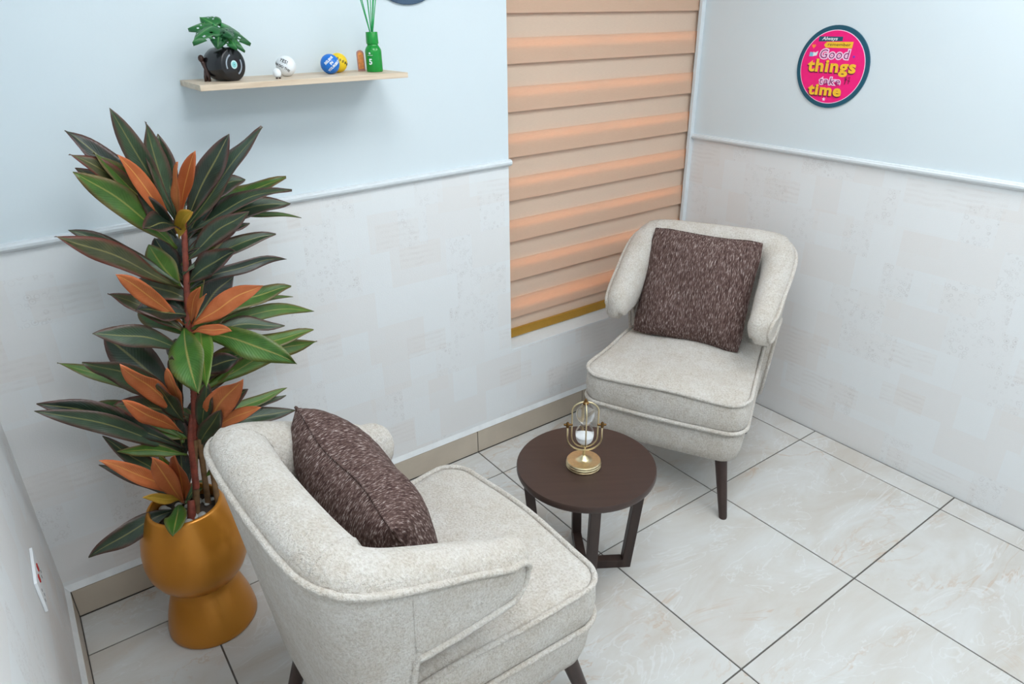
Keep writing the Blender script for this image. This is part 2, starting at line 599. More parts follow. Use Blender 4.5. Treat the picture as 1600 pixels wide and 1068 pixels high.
b = MB()
def slab(b, x0, x1, za0, za1, zb0, zb1, y0, y1, mi):
    # box in x whose bottom and top edges may slope: za* bottom, zb* top
    vs = [(x0, y0, za0), (x1, y0, za1), (x1, y0, zb1), (x0, y0, zb0), (x0, y1, za0), (x1, y1, za1), (x1, y1, zb1), (x0, y1, zb0)]
    b.add(vs, [(0, 1, 2, 3), (5, 4, 7, 6), (1, 5, 6, 2), (4, 0, 3, 7), (3, 2, 6, 7), (0, 4, 5, 1)], mi)
rz0, rz1 = rail_z(-3.05), rail_z(XWIN)
slab(b, -3.05, XWIN, 0.125, 0.125, rz0, rz1, YW, 0.25, 0)
slab(b, -3.05, XWIN, rz0, rz1, ZC, ZC, YW, 0.25, 1)
slab(b, XWIN, 0.0, 0.125, 0.125, ZS - 0.004, ZS - 0.004, YW, 0.25, 0)
slab(b, XWIN, 0.0, 2.2, 2.2, ZC, ZC, YW, 0.25, 1)
# white mortar fillet on top of the skirting
b.add([(-3.05, YW, 0.125), (0, YW, 0.125), (0, 0.0005, 0.106), (-3.05, 0.0005, 0.106), (-3.05, 0.25, 0.125), (0, 0.25, 0.125), (0, 0.25, 0.104), (-3.05, 0.25, 0.104)],
      [(0, 3, 2, 1), (3, 7, 6, 2), (0, 4, 7, 3), (1, 2, 6, 5), (4, 5, 6, 7)], 2)
b.box(-3.05, 0, YW, 0.25, -0.02, 0.104, 2)
tag(b.build('wall_back', [M['paper_x'], M['paint'], M['plaster']]), 'white painted wall above pale patchwork wallpaper, with the window', kind='structure')

b = MB()
b.box(0, 0.15, YF, 0.25, -0.02, RRIGHT, 0)
b.box(0, 0.15, YF, 0.25, RRIGHT, ZC, 1)
tag(b.build('wall_right', [M['paper_y'], M['paint']]), 'white wall with pale patchwork wallpaper below the rail, right side', kind='structure')

b = MB()
b.box(-3.05, XLW, YF, YW, 0.125, 1.21, 0)
b.box(-3.05, XLW, YF, YW, 1.21, ZC, 1)
b.add([(XLW, YF, 0.125), (XLW, YW, 0.125), (XL - 0.0005, YW, 0.106), (XL - 0.0005, YF, 0.106), (-3.05, YF, 0.125), (-3.05, YW, 0.125), (-3.05, YW, 0.104), (-3.05, YF, 0.104)],
      [(0, 1, 2, 3), (3, 2, 6, 7), (0, 3, 7, 4), (1, 5, 6, 2), (4, 7, 6, 5)], 2)
b.box(-3.05, XLW, YF, YW, -0.02, 0.104, 2)
tag(b.build('wall_left', [M['paper_y'], M['paint'], M['plaster']]), 'wallpapered wall at the left edge of the photo', kind='structure')

b = MB()
b.box(-3.05, 0.15, YF - 0.15, YF, -0.02, ZC)
tag(b.build('wall_front', M['paint']), 'white wall behind the photographer', kind='structure')
b = MB()
b.box(-3.05, 0.15, YF - 0.15, 0.25, ZC, ZC + 0.1)
tag(b.build('ceiling', M['ceil']), 'plain white ceiling', kind='structure')

# floor: grout bed with one tile object per tile
b = MB()
b.box(-3.05, 0.0, YF, 0.25, -0.05, -0.0025)
floor = tag(b.build('floor', M['grout']), 'cream marbled floor tiles with dark joints', kind='structure')
GX = [-0.0045, -0.1224] + [-0.1224 - 0.6 * k for k in range(1, 5)] + [XL]
GY = [0.0, -0.1866] + [-0.1866 - 0.6 * k for k in range(1, 7)] + [YF]
tile_mesh = {}
for i in range(len(GX) - 1):
    for j in range(len(GY) - 1):
        w, h = GX[i] - GX[i + 1] - 0.005, GY[j] - GY[j + 1] - 0.005
        key = (round(w, 4), round(h, 4))
        if key not in tile_mesh:
            tile_mesh[key] = MB().bbox(-w / 2, w / 2, -h / 2, h / 2, -0.008, 0.0, 0.0012).mesh('tile', M['tile'])
        t = link('tile', tile_mesh[key], floor)
        t.location = ((GX[i] + GX[i + 1]) / 2, (GY[j] + GY[j + 1]) / 2, 0)

# skirting tiles
bb = tag(MB().box(XL, 0, 0.003, YW, 0.0, 0.104).build('baseboard_back', M['grout']), 'beige tiled skirting along the window wall', kind='structure')
GB = [0.0, -0.1224] + [-0.1224 - 0.6 * k for k in range(1, 5)] + [XL]
for i in range(len(GB) - 1):
    w = GB[i] - GB[i + 1] - 0.004
    t = MB().bbox(-w / 2, w / 2, 0.0, YW - 0.001, 0.003, 0.104, 0.001).build('skirting_tile', M['skirt'], bb)
    t.location = ((GB[i] + GB[i + 1]) / 2, 0, 0)
bl = tag(MB().box(XLW, XL - 0.003, YF, 0, 0.0, 0.104).build('baseboard_left', M['grout']), 'beige tiled skirting along the left wall', kind='structure')
for j in range(len(GY) - 1):
    h = GY[j] - GY[j + 1] - 0.004
    t = MB().bbox(XLW + 0.001, XL, -h / 2, h / 2, 0.003, 0.104, 0.001).build('skirting_tile', M['skirt'], bl)
    t.location = (0, (GY[j] + GY[j + 1]) / 2, 0)

# dado rails
RP = [(0, -0.0125), (0.006, -0.0125), (0.012, -0.009), (0.0165, -0.003), (0.017, 0.004), (0.013, 0.0075), (0.012, 0.011), (0.0, 0.0125)]
def rail(name, p0, p1, nrm, label):
    p0, p1, nrm = Vector(p0), Vector(p1), Vector(nrm)
    vs = [p + nrm * d + Vector((0, 0, z)) for p in (p0, p1) for d, z in RP]
    n = len(RP)
    fs = [(i, (i + 1) % n, n + (i + 1) % n, n + i) for i in range(n)] + [tuple(range(n)), tuple(range(2 * n - 1, n - 1, -1))]
    tag(MB().add(vs, fs).build(name, M['trim']), label, kind='structure')
rail('trim_1', (XLW, YW, rail_z(XLW)), (XWIN + 0.006, YW, rail_z(XWIN + 0.006)), (0, -1, 0), 'white dado rail on the shelf wall')
rail('trim_2', (0, 0.1, RRIGHT), (0, YF, RRIGHT), (-1, 0, 0), 'white dado rail on the wall with the pink sign')
rail('trim_3', (XLW, YW, 1.21), (XLW, YF, 1.21), (1, 0, 0), 'white dado rail on the left wall')

# ------------------------------------------------------------------ window and blind
win = tag(MB().bbox(XWIN, 0, YW + 0.001, 0.25, ZS - 0.004, ZS, 0.0015).build('window_1', M['trim']), 'tall window filling the corner behind the peach blind', kind='structure')
b = MB()
for x0, x1, z0, z1 in ((XWIN, XWIN + 0.05, ZS, 2.2), (-0.05, 0, ZS, 2.2), (XWIN + 0.05, -0.05, ZS, ZS + 0.05), (XWIN + 0.05, -0.05, 2.15, 2.2), (-0.592, -0.542, ZS + 0.05, 2.15)):
    b.box(x0, x1, 0.19, 0.23, z0, z1)
b.build('window_frame', M['white'], win)
for x0, x1 in ((XWIN + 0.05, -0.592), (-0.542, -0.05)):
    MB().box(x0, x1, 0.208, 0.213, ZS + 0.05, 2.15).build('window_pane', M['glass'], win)
MB().bbox(-0.024, 0.0, 0.080, 0.097, ZS, 2.2, 0.002).build('side_channel', M['trim'], win)

blind = thing('roller_blind', 'peach striped day and night roller blind covering the window', 'blind', (0, 0, 0))
BX0, BX1 = XWIN + 0.003, -0.001
zds = [0.534 + 0.1717 * k for k in range(10)]
def sheet(prof, th=0.0016):
    # prof: list of (y, z) along the fabric, extruded across the window with thickness
    n = len(prof)
    vs = []
    for x in (BX0, BX1):
        vs += [(x, y, z) for y, z in prof] + [(x, y + th, z) for y, z in prof]
    fs = []
    m = 2 * n
    for i in range(n - 1):
        fs.append((i, i + 1, m + i + 1, m + i))
        fs.append((n + i, m + n + i, m + n + i + 1, n + i + 1))
    fs += [(0, m, m + n, n), (n - 1, 2 * n - 1, m + 2 * n - 1, m + n - 1)]
    for o in (0, m):
        for i in range(n - 1):
            fs.append((o + i, o + n + i, o + n + i + 1, o + i + 1))
    return MB().add(vs, fs)
front_me = sheet([(0.100, 0.0), (0.1005, 0.004), (0.104, 0.03), (0.107, 0.06), (0.109, 0.089)]).mesh('front_band', M['blind_o'], True, 40)
rear_me = sheet([(0.118, 0.0), (0.1165, 0.04), (0.1165, 0.10), (0.118, 0.146)]).mesh('rear_band', M['blind_r'], True, 40)
for z in zds:
    if z + 0.09 < 2.19:
        link('front_band', front_me, blind).location = (0, 0, z)
        link('rear_band', rear_me, blind).location = (0, 0, z + 0.081 if z + 0.24 < 2.19 else z + 0.03)
sheet([(0.112, 0.480), (0.112, 0.50), (0.112, 0.54), (0.114, 0.57)]).build('hem_band', M['blind_r'], blind)
MB().bbox(BX0, BX1, 0.100, 0.116, 0.441, 0.480, 0.003).build('bottom_rail', M['gold'], blind)
MB().bbox(BX0, BX1, 0.095, 0.165, 2.14, 2.2, 0.008).build('head_box', M['gold'], blind)

# unseen ceiling panels, added to give the room soft, even light
def added_ceiling_light(x, y, label, sx=0.75, sy=0.75):
    t = thing('added_ceiling_light', label, 'added ceiling light', (x, y, ZC), 0, 'added ceiling panels')
    b = MB()
    b.box(-sx / 2 - 0.02, sx / 2 + 0.02, -sy / 2 - 0.02, -sy / 2, -0.012, 0)
    b.box(-sx / 2 - 0.02, sx / 2 + 0.02, sy / 2, sy / 2 + 0.02, -0.012, 0)
    b.box(-sx / 2 - 0.02, -sx / 2, -sy / 2, sy / 2, -0.012, 0)
    b.box(sx / 2, sx / 2 + 0.02, -sy / 2, sy / 2, -0.012, 0)
    b.build('frame', M['white'], t)
    MB().box(-sx / 2, sx / 2, -sy / 2, sy / 2, -0.008, -0.001).build('diffuser', M['added_lamp'], t)
added_ceiling_light(-0.75, -1.4, 'added unseen ceiling light panel nearest the window corner')
added_ceiling_light(-2.05, -1.4, 'added unseen ceiling light panel above the foreground armchair')
added_ceiling_light(-0.75, -2.9, 'added unseen ceiling light panel by the right wall behind the camera')
added_ceiling_light(-2.05, -2.9, 'added unseen ceiling light panel by the left wall behind the camera')

# ------------------------------------------------------------------ armchairs
def round_outline(x0, x1, yw0, yw1, rf, rr, n=10):
    # plan outline: rear x0 (half width yw0), front x1 (half width yw1); front radius rf, rear radius rr
    pts = []
    def arc(cx, cy, r, a0, a1):
        for k in range(n + 1):
            a = math.radians(a0 + (a1 - a0) * k / n)
            pts.append((cx + r * math.cos(a), cy + r * math.sin(a)))
    arc(x1 - rf, -yw1 + rf, rf, -90, 0)
    for k in range(1, 12):
        pts.append((x1 + 0.008 * math.sin(math.pi * k / 12), (-yw1 + rf) + (2 * yw1 - 2 * rf) * k / 12))
    arc(x1 - rf, yw1 - rf, rf, 0, 90)
    for k in range(1, 8):
        t = k / 8
        pts.append((x1 - rf + (x0 + rr - x1 + rf) * t, yw1 + (yw0 - yw1) * t))
    arc(x0 + rr, yw0 - rr, rr, 90, 180)
    for k in range(1, 8):
        pts.append((x0, (yw0 - rr) * (1 - 2 * k / 8)))
    arc(x0 + rr, -yw0 + rr, rr, 180, 270)
    for k in range(1, 8):
        t = k / 8
        pts.append((x0 + rr + (x1 - rf - x0 - rr) * t, -yw0 + (yw0 - yw1) * t))
    return pts

def rings(outline, prof, zfun=None, closeb=True, centre=(0.04, 0.0)):
    # prof: (inset, z); inset scales towards the centre
    vs, fs = [], []
    n = len(outline)
    hw = max(abs(p[1]) for p in outline)
    for k, (ins, z) in enumerate(prof):
        s = max(0.0, 1 - ins / hw)
        for (x, y) in outline:
            X, Y = centre[0] + (x - centre[0]) * s, centre[1] + (y - centre[1]) * s
            vs.append((X, Y, z + (zfun(X, Y, z) if zfun else 0)))
    for i in range(len(prof) - 1):
        for k in range(n):
            k2 = (k + 1) % n
            fs.append((i * n + k, i * n + k2, (i + 1) * n + k2, (i + 1) * n + k))
    fs.append(tuple(range(n - 1, -1, -1)))
    fs.append(tuple((len(prof) - 1) * n + k for k in range(n)))
    return MB().add(vs, fs)

Z_NOSE, Z_LOW = 0.718, 0.585
def chair_parts(t, wav, Z_TOP):
    fab = M['fabric']
    rnd = random.Random(wav)
    ph = rnd.uniform(0, 6)
    wave = lambda x, y: 0.005 * math.sin(13 * y + ph) + 0.003 * math.sin(21 * x + 2 * ph)
    o = round_outline(-0.26, 0.335, 0.275, 0.315, 0.075, 0.04)
    # seat cushion with crown
    prof = [(0.02, 0.352), (0.006, 0.356), (0.0, 0.372), (-0.004, 0.41), (-0.002, 0.45), (0.004, 0.470), (0.014, 0.478), (0.04, 0.484), (0.09, 0.489), (0.15, 0.492), (0.22, 0.494), (0.29, 0.495)]
    zf = lambda x, y, z: wave(x, y) * max(0, (z - 0.40) / 0.07)
    cush = rings(o, prof, zf).build('seat_cushion', fab, t, True, 60)
    tp = [(x, y, 0.474 + zf(x, y, 0.474)) for x, y in o]
    MB().tube(tp, 0.0075, 8, True).build('piping', fab, cush, True)
    MB().tube([(x * 1.004, y * 1.004, 0.357) for x, y in o], 0.0078, 8, True).build('piping', fab, cush, True)
    # seat frame below
    o2 = round_outline(-0.27, 0.328, 0.27, 0.309, 0.07, 0.04)
    prof = [(0.07, 0.222), (0.035, 0.219), (0.016, 0.226), (0.006, 0.26), (0.0, 0.31), (0.0, 0.345), (0.008, 0.352)]
    rings(o2, prof).build('seat_frame', fab, t, True, 60)
    # back shell with wings: sections swept along the plan of the outer face
    half = [(0.035, 0.322), (0.0, 0.324), (-0.09, 0.324), (-0.17, 0.319), (-0.24, 0.307), (-0.287, 0.284), (-0.314, 0.245), (-0.324, 0.18), (-0.328, 0.09)]
    path = [(x, -y, 0) for x, y in half] + [(-0.329, 0, 0)] + [(x, y, 0) for x, y in reversed(half)]
    N = 121
    st = catmull(path, N)
    secs, outer_top, outer_low, inner_top = [], [], [], []
    def params(p):
        x = p.x
        f = min(1, max(0, (0.035 - x) / (0.035 + 0.30)))        # 0 at nose, 1 at rear corner
        zt = Z_NOSE + (Z_TOP - 0.012 - Z_NOSE) * (f ** 0.92)
        if x < -0.29:
            zt = Z_TOP - 0.012 + 0.012 * min(1, (-0.29 - x) / 0.035)
        g = min(1, max(0, (-0.195 - x) / 0.03))
        g = g * g * (3 - 2 * g)
        zb = Z_LOW - 0.012 * f + (0.225 - Z_LOW + 0.012 * f) * g
        lean = 0.045 + 0.07 * min(1, max(0, f - 0.3) / 0.7)
        th = 0.095 + 0.035 * min(1, max(0, f))
        return zt, zb, lean, th, f
    def section(p, n, zt, zb, lean, th):
        h = zt - zb
        a = min(0.055, 0.42 * h)
        c = min(0.13, 0.72 * h)
        low = min(0.05, 0.2 * h)
        dz = [(0.006, zb), (0.0, zb + low), (0.0, zb + 0.3 * h), (0.0, zb + 0.55 * h), (0.0, zb + min(0.8 * h, h - 0.045)), (0.0, zt - 0.036), (0.002, zt - 0.028),
              (0.009, zt - 0.012), (0.024, zt + 0.003), (0.50 * th, zt + 0.010), (0.75 * th, zt + 0.002), (0.92 * th, zt - 0.020), (th, zt - a), (th * 0.98, zt - (a + c) / 2), (th * 0.9, zt - c), (th * 0.82, zb + 0.5 * (h - c)), (th * 0.72, zb + low * 0.8), (th * 0.55, zb - 0.001)]
        out = []
        for d, z in dz:
            k = lean * (z - 0.5)
            out.append(Vector((p.x + n.x * (k - d), p.y + n.y * (k - d), z)))
        return out
    for i, p in enumerate(st):
        tg = (st[min(i + 1, N - 1)] - st[max(i - 1, 0)]).normalized()
        n = Vector((tg.y, -tg.x, 0))          # outward: path runs right nose -> back -> left nose
        if n.dot(p - Vector((0.05, 0, 0))) < 0 and p.x < -0.2:
            n = -n
        if p.x >= -0.2 and n.y * p.y < 0:
            n = -n
        zt, zb, lean, th, f = params(p)
        secs.append(section(p, n, zt, zb, lean, th))
    def outw(s):
        q = s[5] - s[12]
        q.z = 0
        return q.normalized()
    def caps(sec, tg):
        # padded round nose: the padding runs further forward than the outer panel
        n = outw(sec)
        ds = [-(q - sec[3]).dot(n) for q in sec]
        dm = 0.5 * max(ds)
        zc = (max(q.z for q in sec) + min(q.z for q in sec)) / 2
        res, ptop, plow = [], [], []
        for a in (16, 32, 48, 62, 74, 83):
            w = math.sin(math.radians(a))
            s = (1 - w ** 2.3) ** (1 / 2.3)
            ring = []
            for q, d in zip(sec, ds):
                p0 = q + n * d
                p0 = p0 - n * (dm + (d - dm) * s)
                p0.z = zc + (q.z - zc) * s
                ring.append(p0 + tg * (0.072 * w))
            res.append(ring)
            s2 = math.cos(math.radians(a))
            t_, l_ = sec[6] + tg * (0.050 * w) + n * (0.003 - 0.006 * w), sec[1].lerp(sec[0], 0.5) + tg * (0.050 * w) + n * (0.003 - 0.006 * w)
            t_.z, l_.z = zc + (t_.z - zc) * s2, zc + (l_.z - zc) * s2
            ptop.append(t_)
            plow.append(l_)
        tip = sum(sec, Vector()) / len(sec)
        tip = res[-1][0] * 0
        tip = sum(res[-1], Vector()) / len(sec) + tg * 0.0006
        return res, tip, ptop, plow
    c0, tip0, pt0, pl0 = caps(secs[0], (st[0] - st[1]).normalized())
    c1, tip1, pt1, pl1 = caps(secs[-1], (st[-1] - st[-2]).normalized())
    allsec = list(reversed(c0)) + secs + c1
    m = len(allsec[0])
    vs = [q for s in allsec for q in s] + [tip0, tip1]
    fs = []
    for i in range(len(allsec) - 1):
        for k in range(m):
            k2 = (k + 1) % m
            fs.append((i * m + k, i * m + k2, (i + 1) * m + k2, (i + 1) * m + k))
    e = len(allsec) * m
    for k in range(m):
        k2 = (k + 1) % m
        fs.append((e, k2, k))
        fs.append((e + 1, (len(allsec) - 1) * m + k, (len(allsec) - 1) * m + k2))
    back = MB().add(vs, fs).build('backrest', fab, t, True, 75)
    # piping: up the notch, along the lower edge of the arm, around the nose, over the back, and down the other side
    top = [s[6] + outw(s) * 0.004 for s in secs]
    lows = [s[1].lerp(s[0], 0.5) + outw(s) * 0.003 for s in secs]
    i_n = next(i for i, p in enumerate(st) if p.x < -0.235)       # notch position
    line = lows[i_n::-1] + pl0 + pt0[::-1] + top + pt1 + pl1[::-1] + lows[:N - 2 - i_n:-1]
    cl = [line[0]]
    for q in line[1:]:
        if (q - cl[-1]).length > 0.006:
            cl.append(q)
    MB().tube(cl, 0.0075, 8).build('piping', fab, back, True)
    # second row of piping just inside the arm's lower edge
    for side in (0, 1):
        ids = range(2, i_n + 1) if side == 0 else range(N - 1 - i_n, N - 2)
        pts = []
        for i in ids:
            s = secs[i]
            pts.append(s[0].lerp(s[-1], 0.32) + Vector((0, 0, -0.006)))
        MB().tube(pts, 0.0075, 8).build('piping', fab, back, True)
    # stitched seams across the rim at the corners and down the side panel
    for i in (i_n + 9, N - 1 - i_n - 9):
        MB().tube([q + Vector((0, 0, 0.0005)) for q in secs[i][7:13]], 0.0016, 6).build('seam', fab, back, True)
    for i in (i_n - 5, N - 1 - i_n + 5):
        MB().tube(secs[i][1:6], 0.0018, 6).build('seam', fab, back, True)
    # legs
    for sx, sy in ((1, 1), (1, -1), (-1, 1), (-1, -1)):
        tx, ty = (0.265, 0.235) if sx > 0 else (-0.235, 0.205)
        fx, fy = (0.325, 0.285) if sx > 0 else (-0.305, 0.235)
        MB().tube([(tx, ty * sy, 0.235), (tx + (fx - tx) * 0.5, (ty + (fy - ty) * 0.5) * sy, 0.118), (fx, fy * sy, 0.004), (fx, fy * sy, 0.0)],
                  [0.024, 0.020, 0.0155, 0.0145], 16).build('leg', M['dark'], t, True, 50)

ch1 = thing('armchair', 'oatmeal wing armchair seen from behind in the foreground', 'armchair', (-2.104, -0.940, 0), math.radians(2.8), 'pair of oatmeal armchairs')
ch1.scale = (1.02, 1.015, 1.03)
chair_parts(ch1, 3, 0.868)
ch2 = thing('armchair', 'oatmeal wing armchair facing the camera in the window corner', 'armchair', (-0.650, -0.526, 0), math.radians(206), 'pair of oatmeal armchairs')
ch2.scale = (1.01, 0.98, 1.038)
chair_parts(ch2, 8, 0.892)

# ------------------------------------------------------------------ cushions
def pillow(label, mat_world, S=0.225, T=0.075, sag=0.0):
    n = 26
    vs, fs = [], []
    def shape(u, v, s):
        su, sv = math.sin(u * math.pi / 2), math.sin(v * math.pi / 2)
        e = max(0, (1 - abs(su) ** 3.2)) ** 0.55 * max(0, (1 - abs(sv) ** 3.2)) ** 0.55
        x, y = su * S, sv * S
        # sides pulled in slightly between the corners, corners rounded
        x *= 1 - 0.055 * (1 - sv * sv)
        y *= 1 - 0.055 * (1 - su * su)
        c = max(0, abs(su) + abs(sv) - 1.72) * 0.16
        x -= math.copysign(c, su) * S
        y -= math.copysign(c, sv) * S
        z = s * T * e
        z += sag * (su * su) * 0.5 - sag * 0.25 + 0.006 * math.sin(5 * su + 3 * sv)
        return (x, y, z)
    idx = {}
    for s in (1, -1):
        for i in range(n + 1):
            for j in range(n + 1):
                if s == -1 and (i in (0, n) or j in (0, n)):
                    idx[(s, i, j)] = idx[(1, i, j)]
                    continue
                idx[(s, i, j)] = len(vs)
                vs.append(shape(-1 + 2 * i / n, -1 + 2 * j / n, s))
    for s in (1, -1):
        for i in range(n):
            for j in range(n):
                fs.append((idx[(s, i, j)], idx[(s, i + 1, j)], idx[(s, i + 1, j + 1)], idx[(s, i, j + 1)]))
    t = thing('throw_pillow', label, 'pillow', (0, 0, 0), 0, 'brown tweed pillows')
    t.matrix_world = mat_world
    MB().add(vs, fs).build('cover', M['tweed'], t, True)
    edge = [shape(-1 + 2 * i / n, -1, 1) for i in range(n)] + [shape(1, -1 + 2 * i / n, 1) for i in range(n)] + [shape(1 - 2 * i / n, 1, 1) for i in range(n)] + [shape(-1, 1 - 2 * i / n, 1) for i in range(n)]
    MB().tube(edge, 0.0042, 6, True).build('edge_seam', M['tweed'], t, True)
    return t

def frame_m(o, xa, ya):
    x = Vector(xa).normalized()
    y = Vector(ya)
    y = (y - x * y.dot(x)).normalized()
    z = x.cross(y)
    m = Matrix((x, y, z)).transposed().to_4x4()
    m.translation = Vector(o)
    return m

# pillow on the corner chair: bottom edge on the seat, leaning on the back
P2b, P2t = Vector((-0.615, -0.487, 0.513)), Vector((-0.45, -0.41, 0.918))
pillow('brown tweed pillow leaning upright in the corner armchair', frame_m((P2b + P2t) / 2, (0.20, -0.43, -0.01), P2t - P2b))
# pillow on the near chair: top edge sloping down towards the camera side
A, Bp = Vector((-2.263, -0.668, 0.875)), Vector((-2.215, -1.075, 0.768))
xd = (Bp - A).normalized()
yd = Vector((-0.34, -0.13, 0.9))
yd = (yd - xd * yd.dot(xd)).normalized()
pillow('brown tweed pillow tilted sideways in the foreground armchair', frame_m((A + Bp) / 2 - yd * 0.215, xd, yd), T=0.112)

# ------------------------------------------------------------------ side table
TH = 0.43
tb = thing('side_table', 'round espresso side table with open trapezoid legs between the armchairs', 'table', (-1.418, -0.795, 0), math.radians(-33))
MB().lathe([(0.2, TH - 0.024), (0.221, TH - 0.022), (0.223, TH - 0.016), (0.223, TH - 0.004), (0.2205, TH), (0.15, TH), (0.05, TH)], 72).build('tabletop', M['top'], tb, True, 35)
W2 = 0.016
def bevel(o, w=0.0018):
    bv = o.modifiers.new('edge', 'BEVEL')
    bv.width = w
    bv.segments = 2
for k in range(4):
    a = math.radians(90 * k)
    rf = lambda r, h, w: (r * math.cos(a) - w * math.sin(a), r * math.sin(a) + w * math.cos(a), h)
    prof = [(0.133, 0.0), (0.165, 0.0), (0.206, TH - 0.024), (0.174, TH - 0.024)]
    vs = [rf(r, h, -W2) for r, h in prof] + [rf(r, h, W2) for r, h in prof]
    bevel(MB().add(vs, [(0, 1, 2, 3), (7, 6, 5, 4), (0, 4, 5, 1), (1, 5, 6, 2), (2, 6, 7, 3), (3, 7, 4, 0)]).build('leg', M['dark'], tb))
bevel(MB().box(-0.136, 0.136, -W2, W2, 0.0, 0.032).build('cross_bar', M['dark'], tb))
for s_ in (-1, 1):
    bevel(MB().box(-W2, W2, min(s_ * W2, s_ * 0.136), max(s_ * W2, s_ * 0.136), 0.0, 0.032).build('cross_bar', M['dark'], tb))

# ------------------------------------------------------------------ hourglass
hx, hy = -1.432, -0.798
hg = thing('hourglass', 'brass framed hourglass with white sand on the side table', 'hourglass', (hx, hy, TH), math.radians(-37))
MB().lathe([(0.050, 0.0), (0.0555, 0.002), (0.0555, 0.006), (0.053, 0.0075), (0.0555, 0.009), (0.056, 0.013), (0.054, 0.016), (0.0545, 0.020), (0.052, 0.0235), (0.03, 0.0245), (0.02, 0.026), (0.014, 0.030), (0.009, 0.037), (0.0045, 0.040), (0.004, 0.056), (0.006, 0.058), (0.003, 0.060)], 48).build('base', M['brass'], hg, True, 40)
def U(r, zc, zb, n=14, flat=0.0):
    pts = []
    for k in range(n + 1):
        a = math.pi + math.pi * k / n
        pts.append((r * math.cos(a), 0, zb + 0.034 + 0.034 * math.sin(a) if True else 0))
    return pts
u = [(-0.0535, 0, 0.142)] + [(-0.0535, 0, 0.10)] + [(0.0535 * math.cos(math.pi + math.pi * k / 14), 0, 0.098 + 0.040 * math.sin(math.pi + math.pi * k / 14)) for k in range(15)] + [(0.0535, 0, 0.10), (0.0535, 0, 0.142)]
MB().tube(u, 0.0027, 8).build('yoke', M['brass'], hg, True)
ring = []
rr, z0, z1 = 0.0405, 0.105, 0.187
for k in range(13):
    a = math.pi + math.pi * k / 12
    ring.append((rr * math.cos(a), 0, z0 + 0.036 * math.sin(a)))
for k in range(13):
    a = math.pi * k / 12
    ring.append((rr * math.cos(a), 0, z1 + 0.030 * math.sin(a)))
MB().tube(ring, 0.0024, 8, True).build('ring_frame', M['brass'], hg, True)
ring2 = [(y, x, z) for x, y, z in ring]
MB().tube(ring2, 0.0021, 8, True).build('ring_frame', M['brass'], hg, True)
for s in (-1, 1):
    b = MB()
    b.lathe([(0.0035, s * 0.038), (0.0035, s * 0.062), (0.0025, s * 0.066)], 12, (0, 0, 0.143), 'x')
    b.lathe([(0.0045, 0.134), (0.0055, 0.138), (0.0055, 0.147), (0.003, 0.151)], 12, (s * 0.0535, 0, 0))
    b.build('pivot', M['brassdark'], hg, True, 40)
for z, s in ((0.215, 1), (0.072, -1)):
    b = MB()
    pr_ = [(0.010, 0.0), (0.011, 0.004), (0.008, 0.007), (0.0045, 0.008), (0.0045, 0.013), (0.002, 0.016)]
    b.lathe([(r, z - 0.004 + q if s > 0 else z + 0.004 - q * 0.6) for r, q in pr_], 20)
    b.build('cap', M['brassdark'] if s > 0 else M['brass'], hg, True, 40)
gp = []
for k in range(29):
    q = k / 28
    z = 0.079 + q * 0.134
    d = abs(q - 0.5) * 2
    gp.append((max(0.0035, 0.028 * math.sin(math.pi * min(1, max(0, (1 - d)) ** 0.0 * 1)) if False else 0.0035 + 0.0255 * (math.sin(math.pi * min(1, d ** 1.0) ** 0.95) ** 0.55 if 0 < d < 1 else 0)), z))
MB().lathe(gp, 32).build('glass_bulb', M['glass'], hg, True)
sp = [(0.004, 0.0815), (0.016, 0.084), (0.0225, 0.090), (0.0265, 0.098), (0.0272, 0.107), (0.024, 0.1085), (0.012, 0.110), (0.002, 0.111)]
MB().lathe(sp, 28).build('sand', M['sand'], hg, True, 50)

for o in hg.children:
    if o.name.split('.')[0] != 'base':
        for v in o.data.vertices:
            v.co.z = 0.056 + (v.co.z - 0.056) * 1.1
# ------------------------------------------------------------------ big plant in gold pot
PX, PY = -2.508, -0.258
pot = thing('plant_pot', 'glossy gold pot with round bowl on a flared foot', 'pot', (PX, PY, 0))
MB().lathe([(0.10, 0.0), (0.128, 0.0), (0.132, 0.006), (0.131, 0.02), (0.123, 0.065), (0.110, 0.11), (0.098, 0.145), (0.088, 0.168), (0.09, 0.174)], 64).build('foot', M['pot'], pot, True, 50)
MB().lathe([(0.0690, 0.174), (0.0906, 0.178), (0.1103, 0.190), (0.1280, 0.214), (0.1409, 0.244), (0.1458, 0.278), (0.1448, 0.317), (0.1379, 0.357), (0.1251, 0.397), (0.1103, 0.430), (0.1044, 0.444), (0.1005, 0.450), (0.0946, 0.450), (0.0916, 0.442), (0.0965, 0.422), (0.0995, 0.402)], 64, capt=False).build('bowl', M['pot'], pot, True, 60)
MB().lathe([(0.02, 0.38), (0.112, 0.392), (0.104, 0.408), (0.06, 0.411), (0.01, 0.412)], 40).build('soil', M['soil'], pot, True, 60)
for k in range(46):
    a, r = random.uniform(0, 6.283), 0.088 * math.sqrt(random.random())
    q = random.uniform(0.007, 0.013)
    b = MB().lathe([(q * 0.5, -q * 0.45), (q * 0.95, -q * 0.15), (q, 0.05 * q), (q * 0.75, q * 0.4), (q * 0.3, q * 0.55)], 9)
    o = b.build('pebble', M['pebble'], pot, True)
    o.location = (r * math.cos(a), r * math.sin(a), 0.412 + q * 0.3)

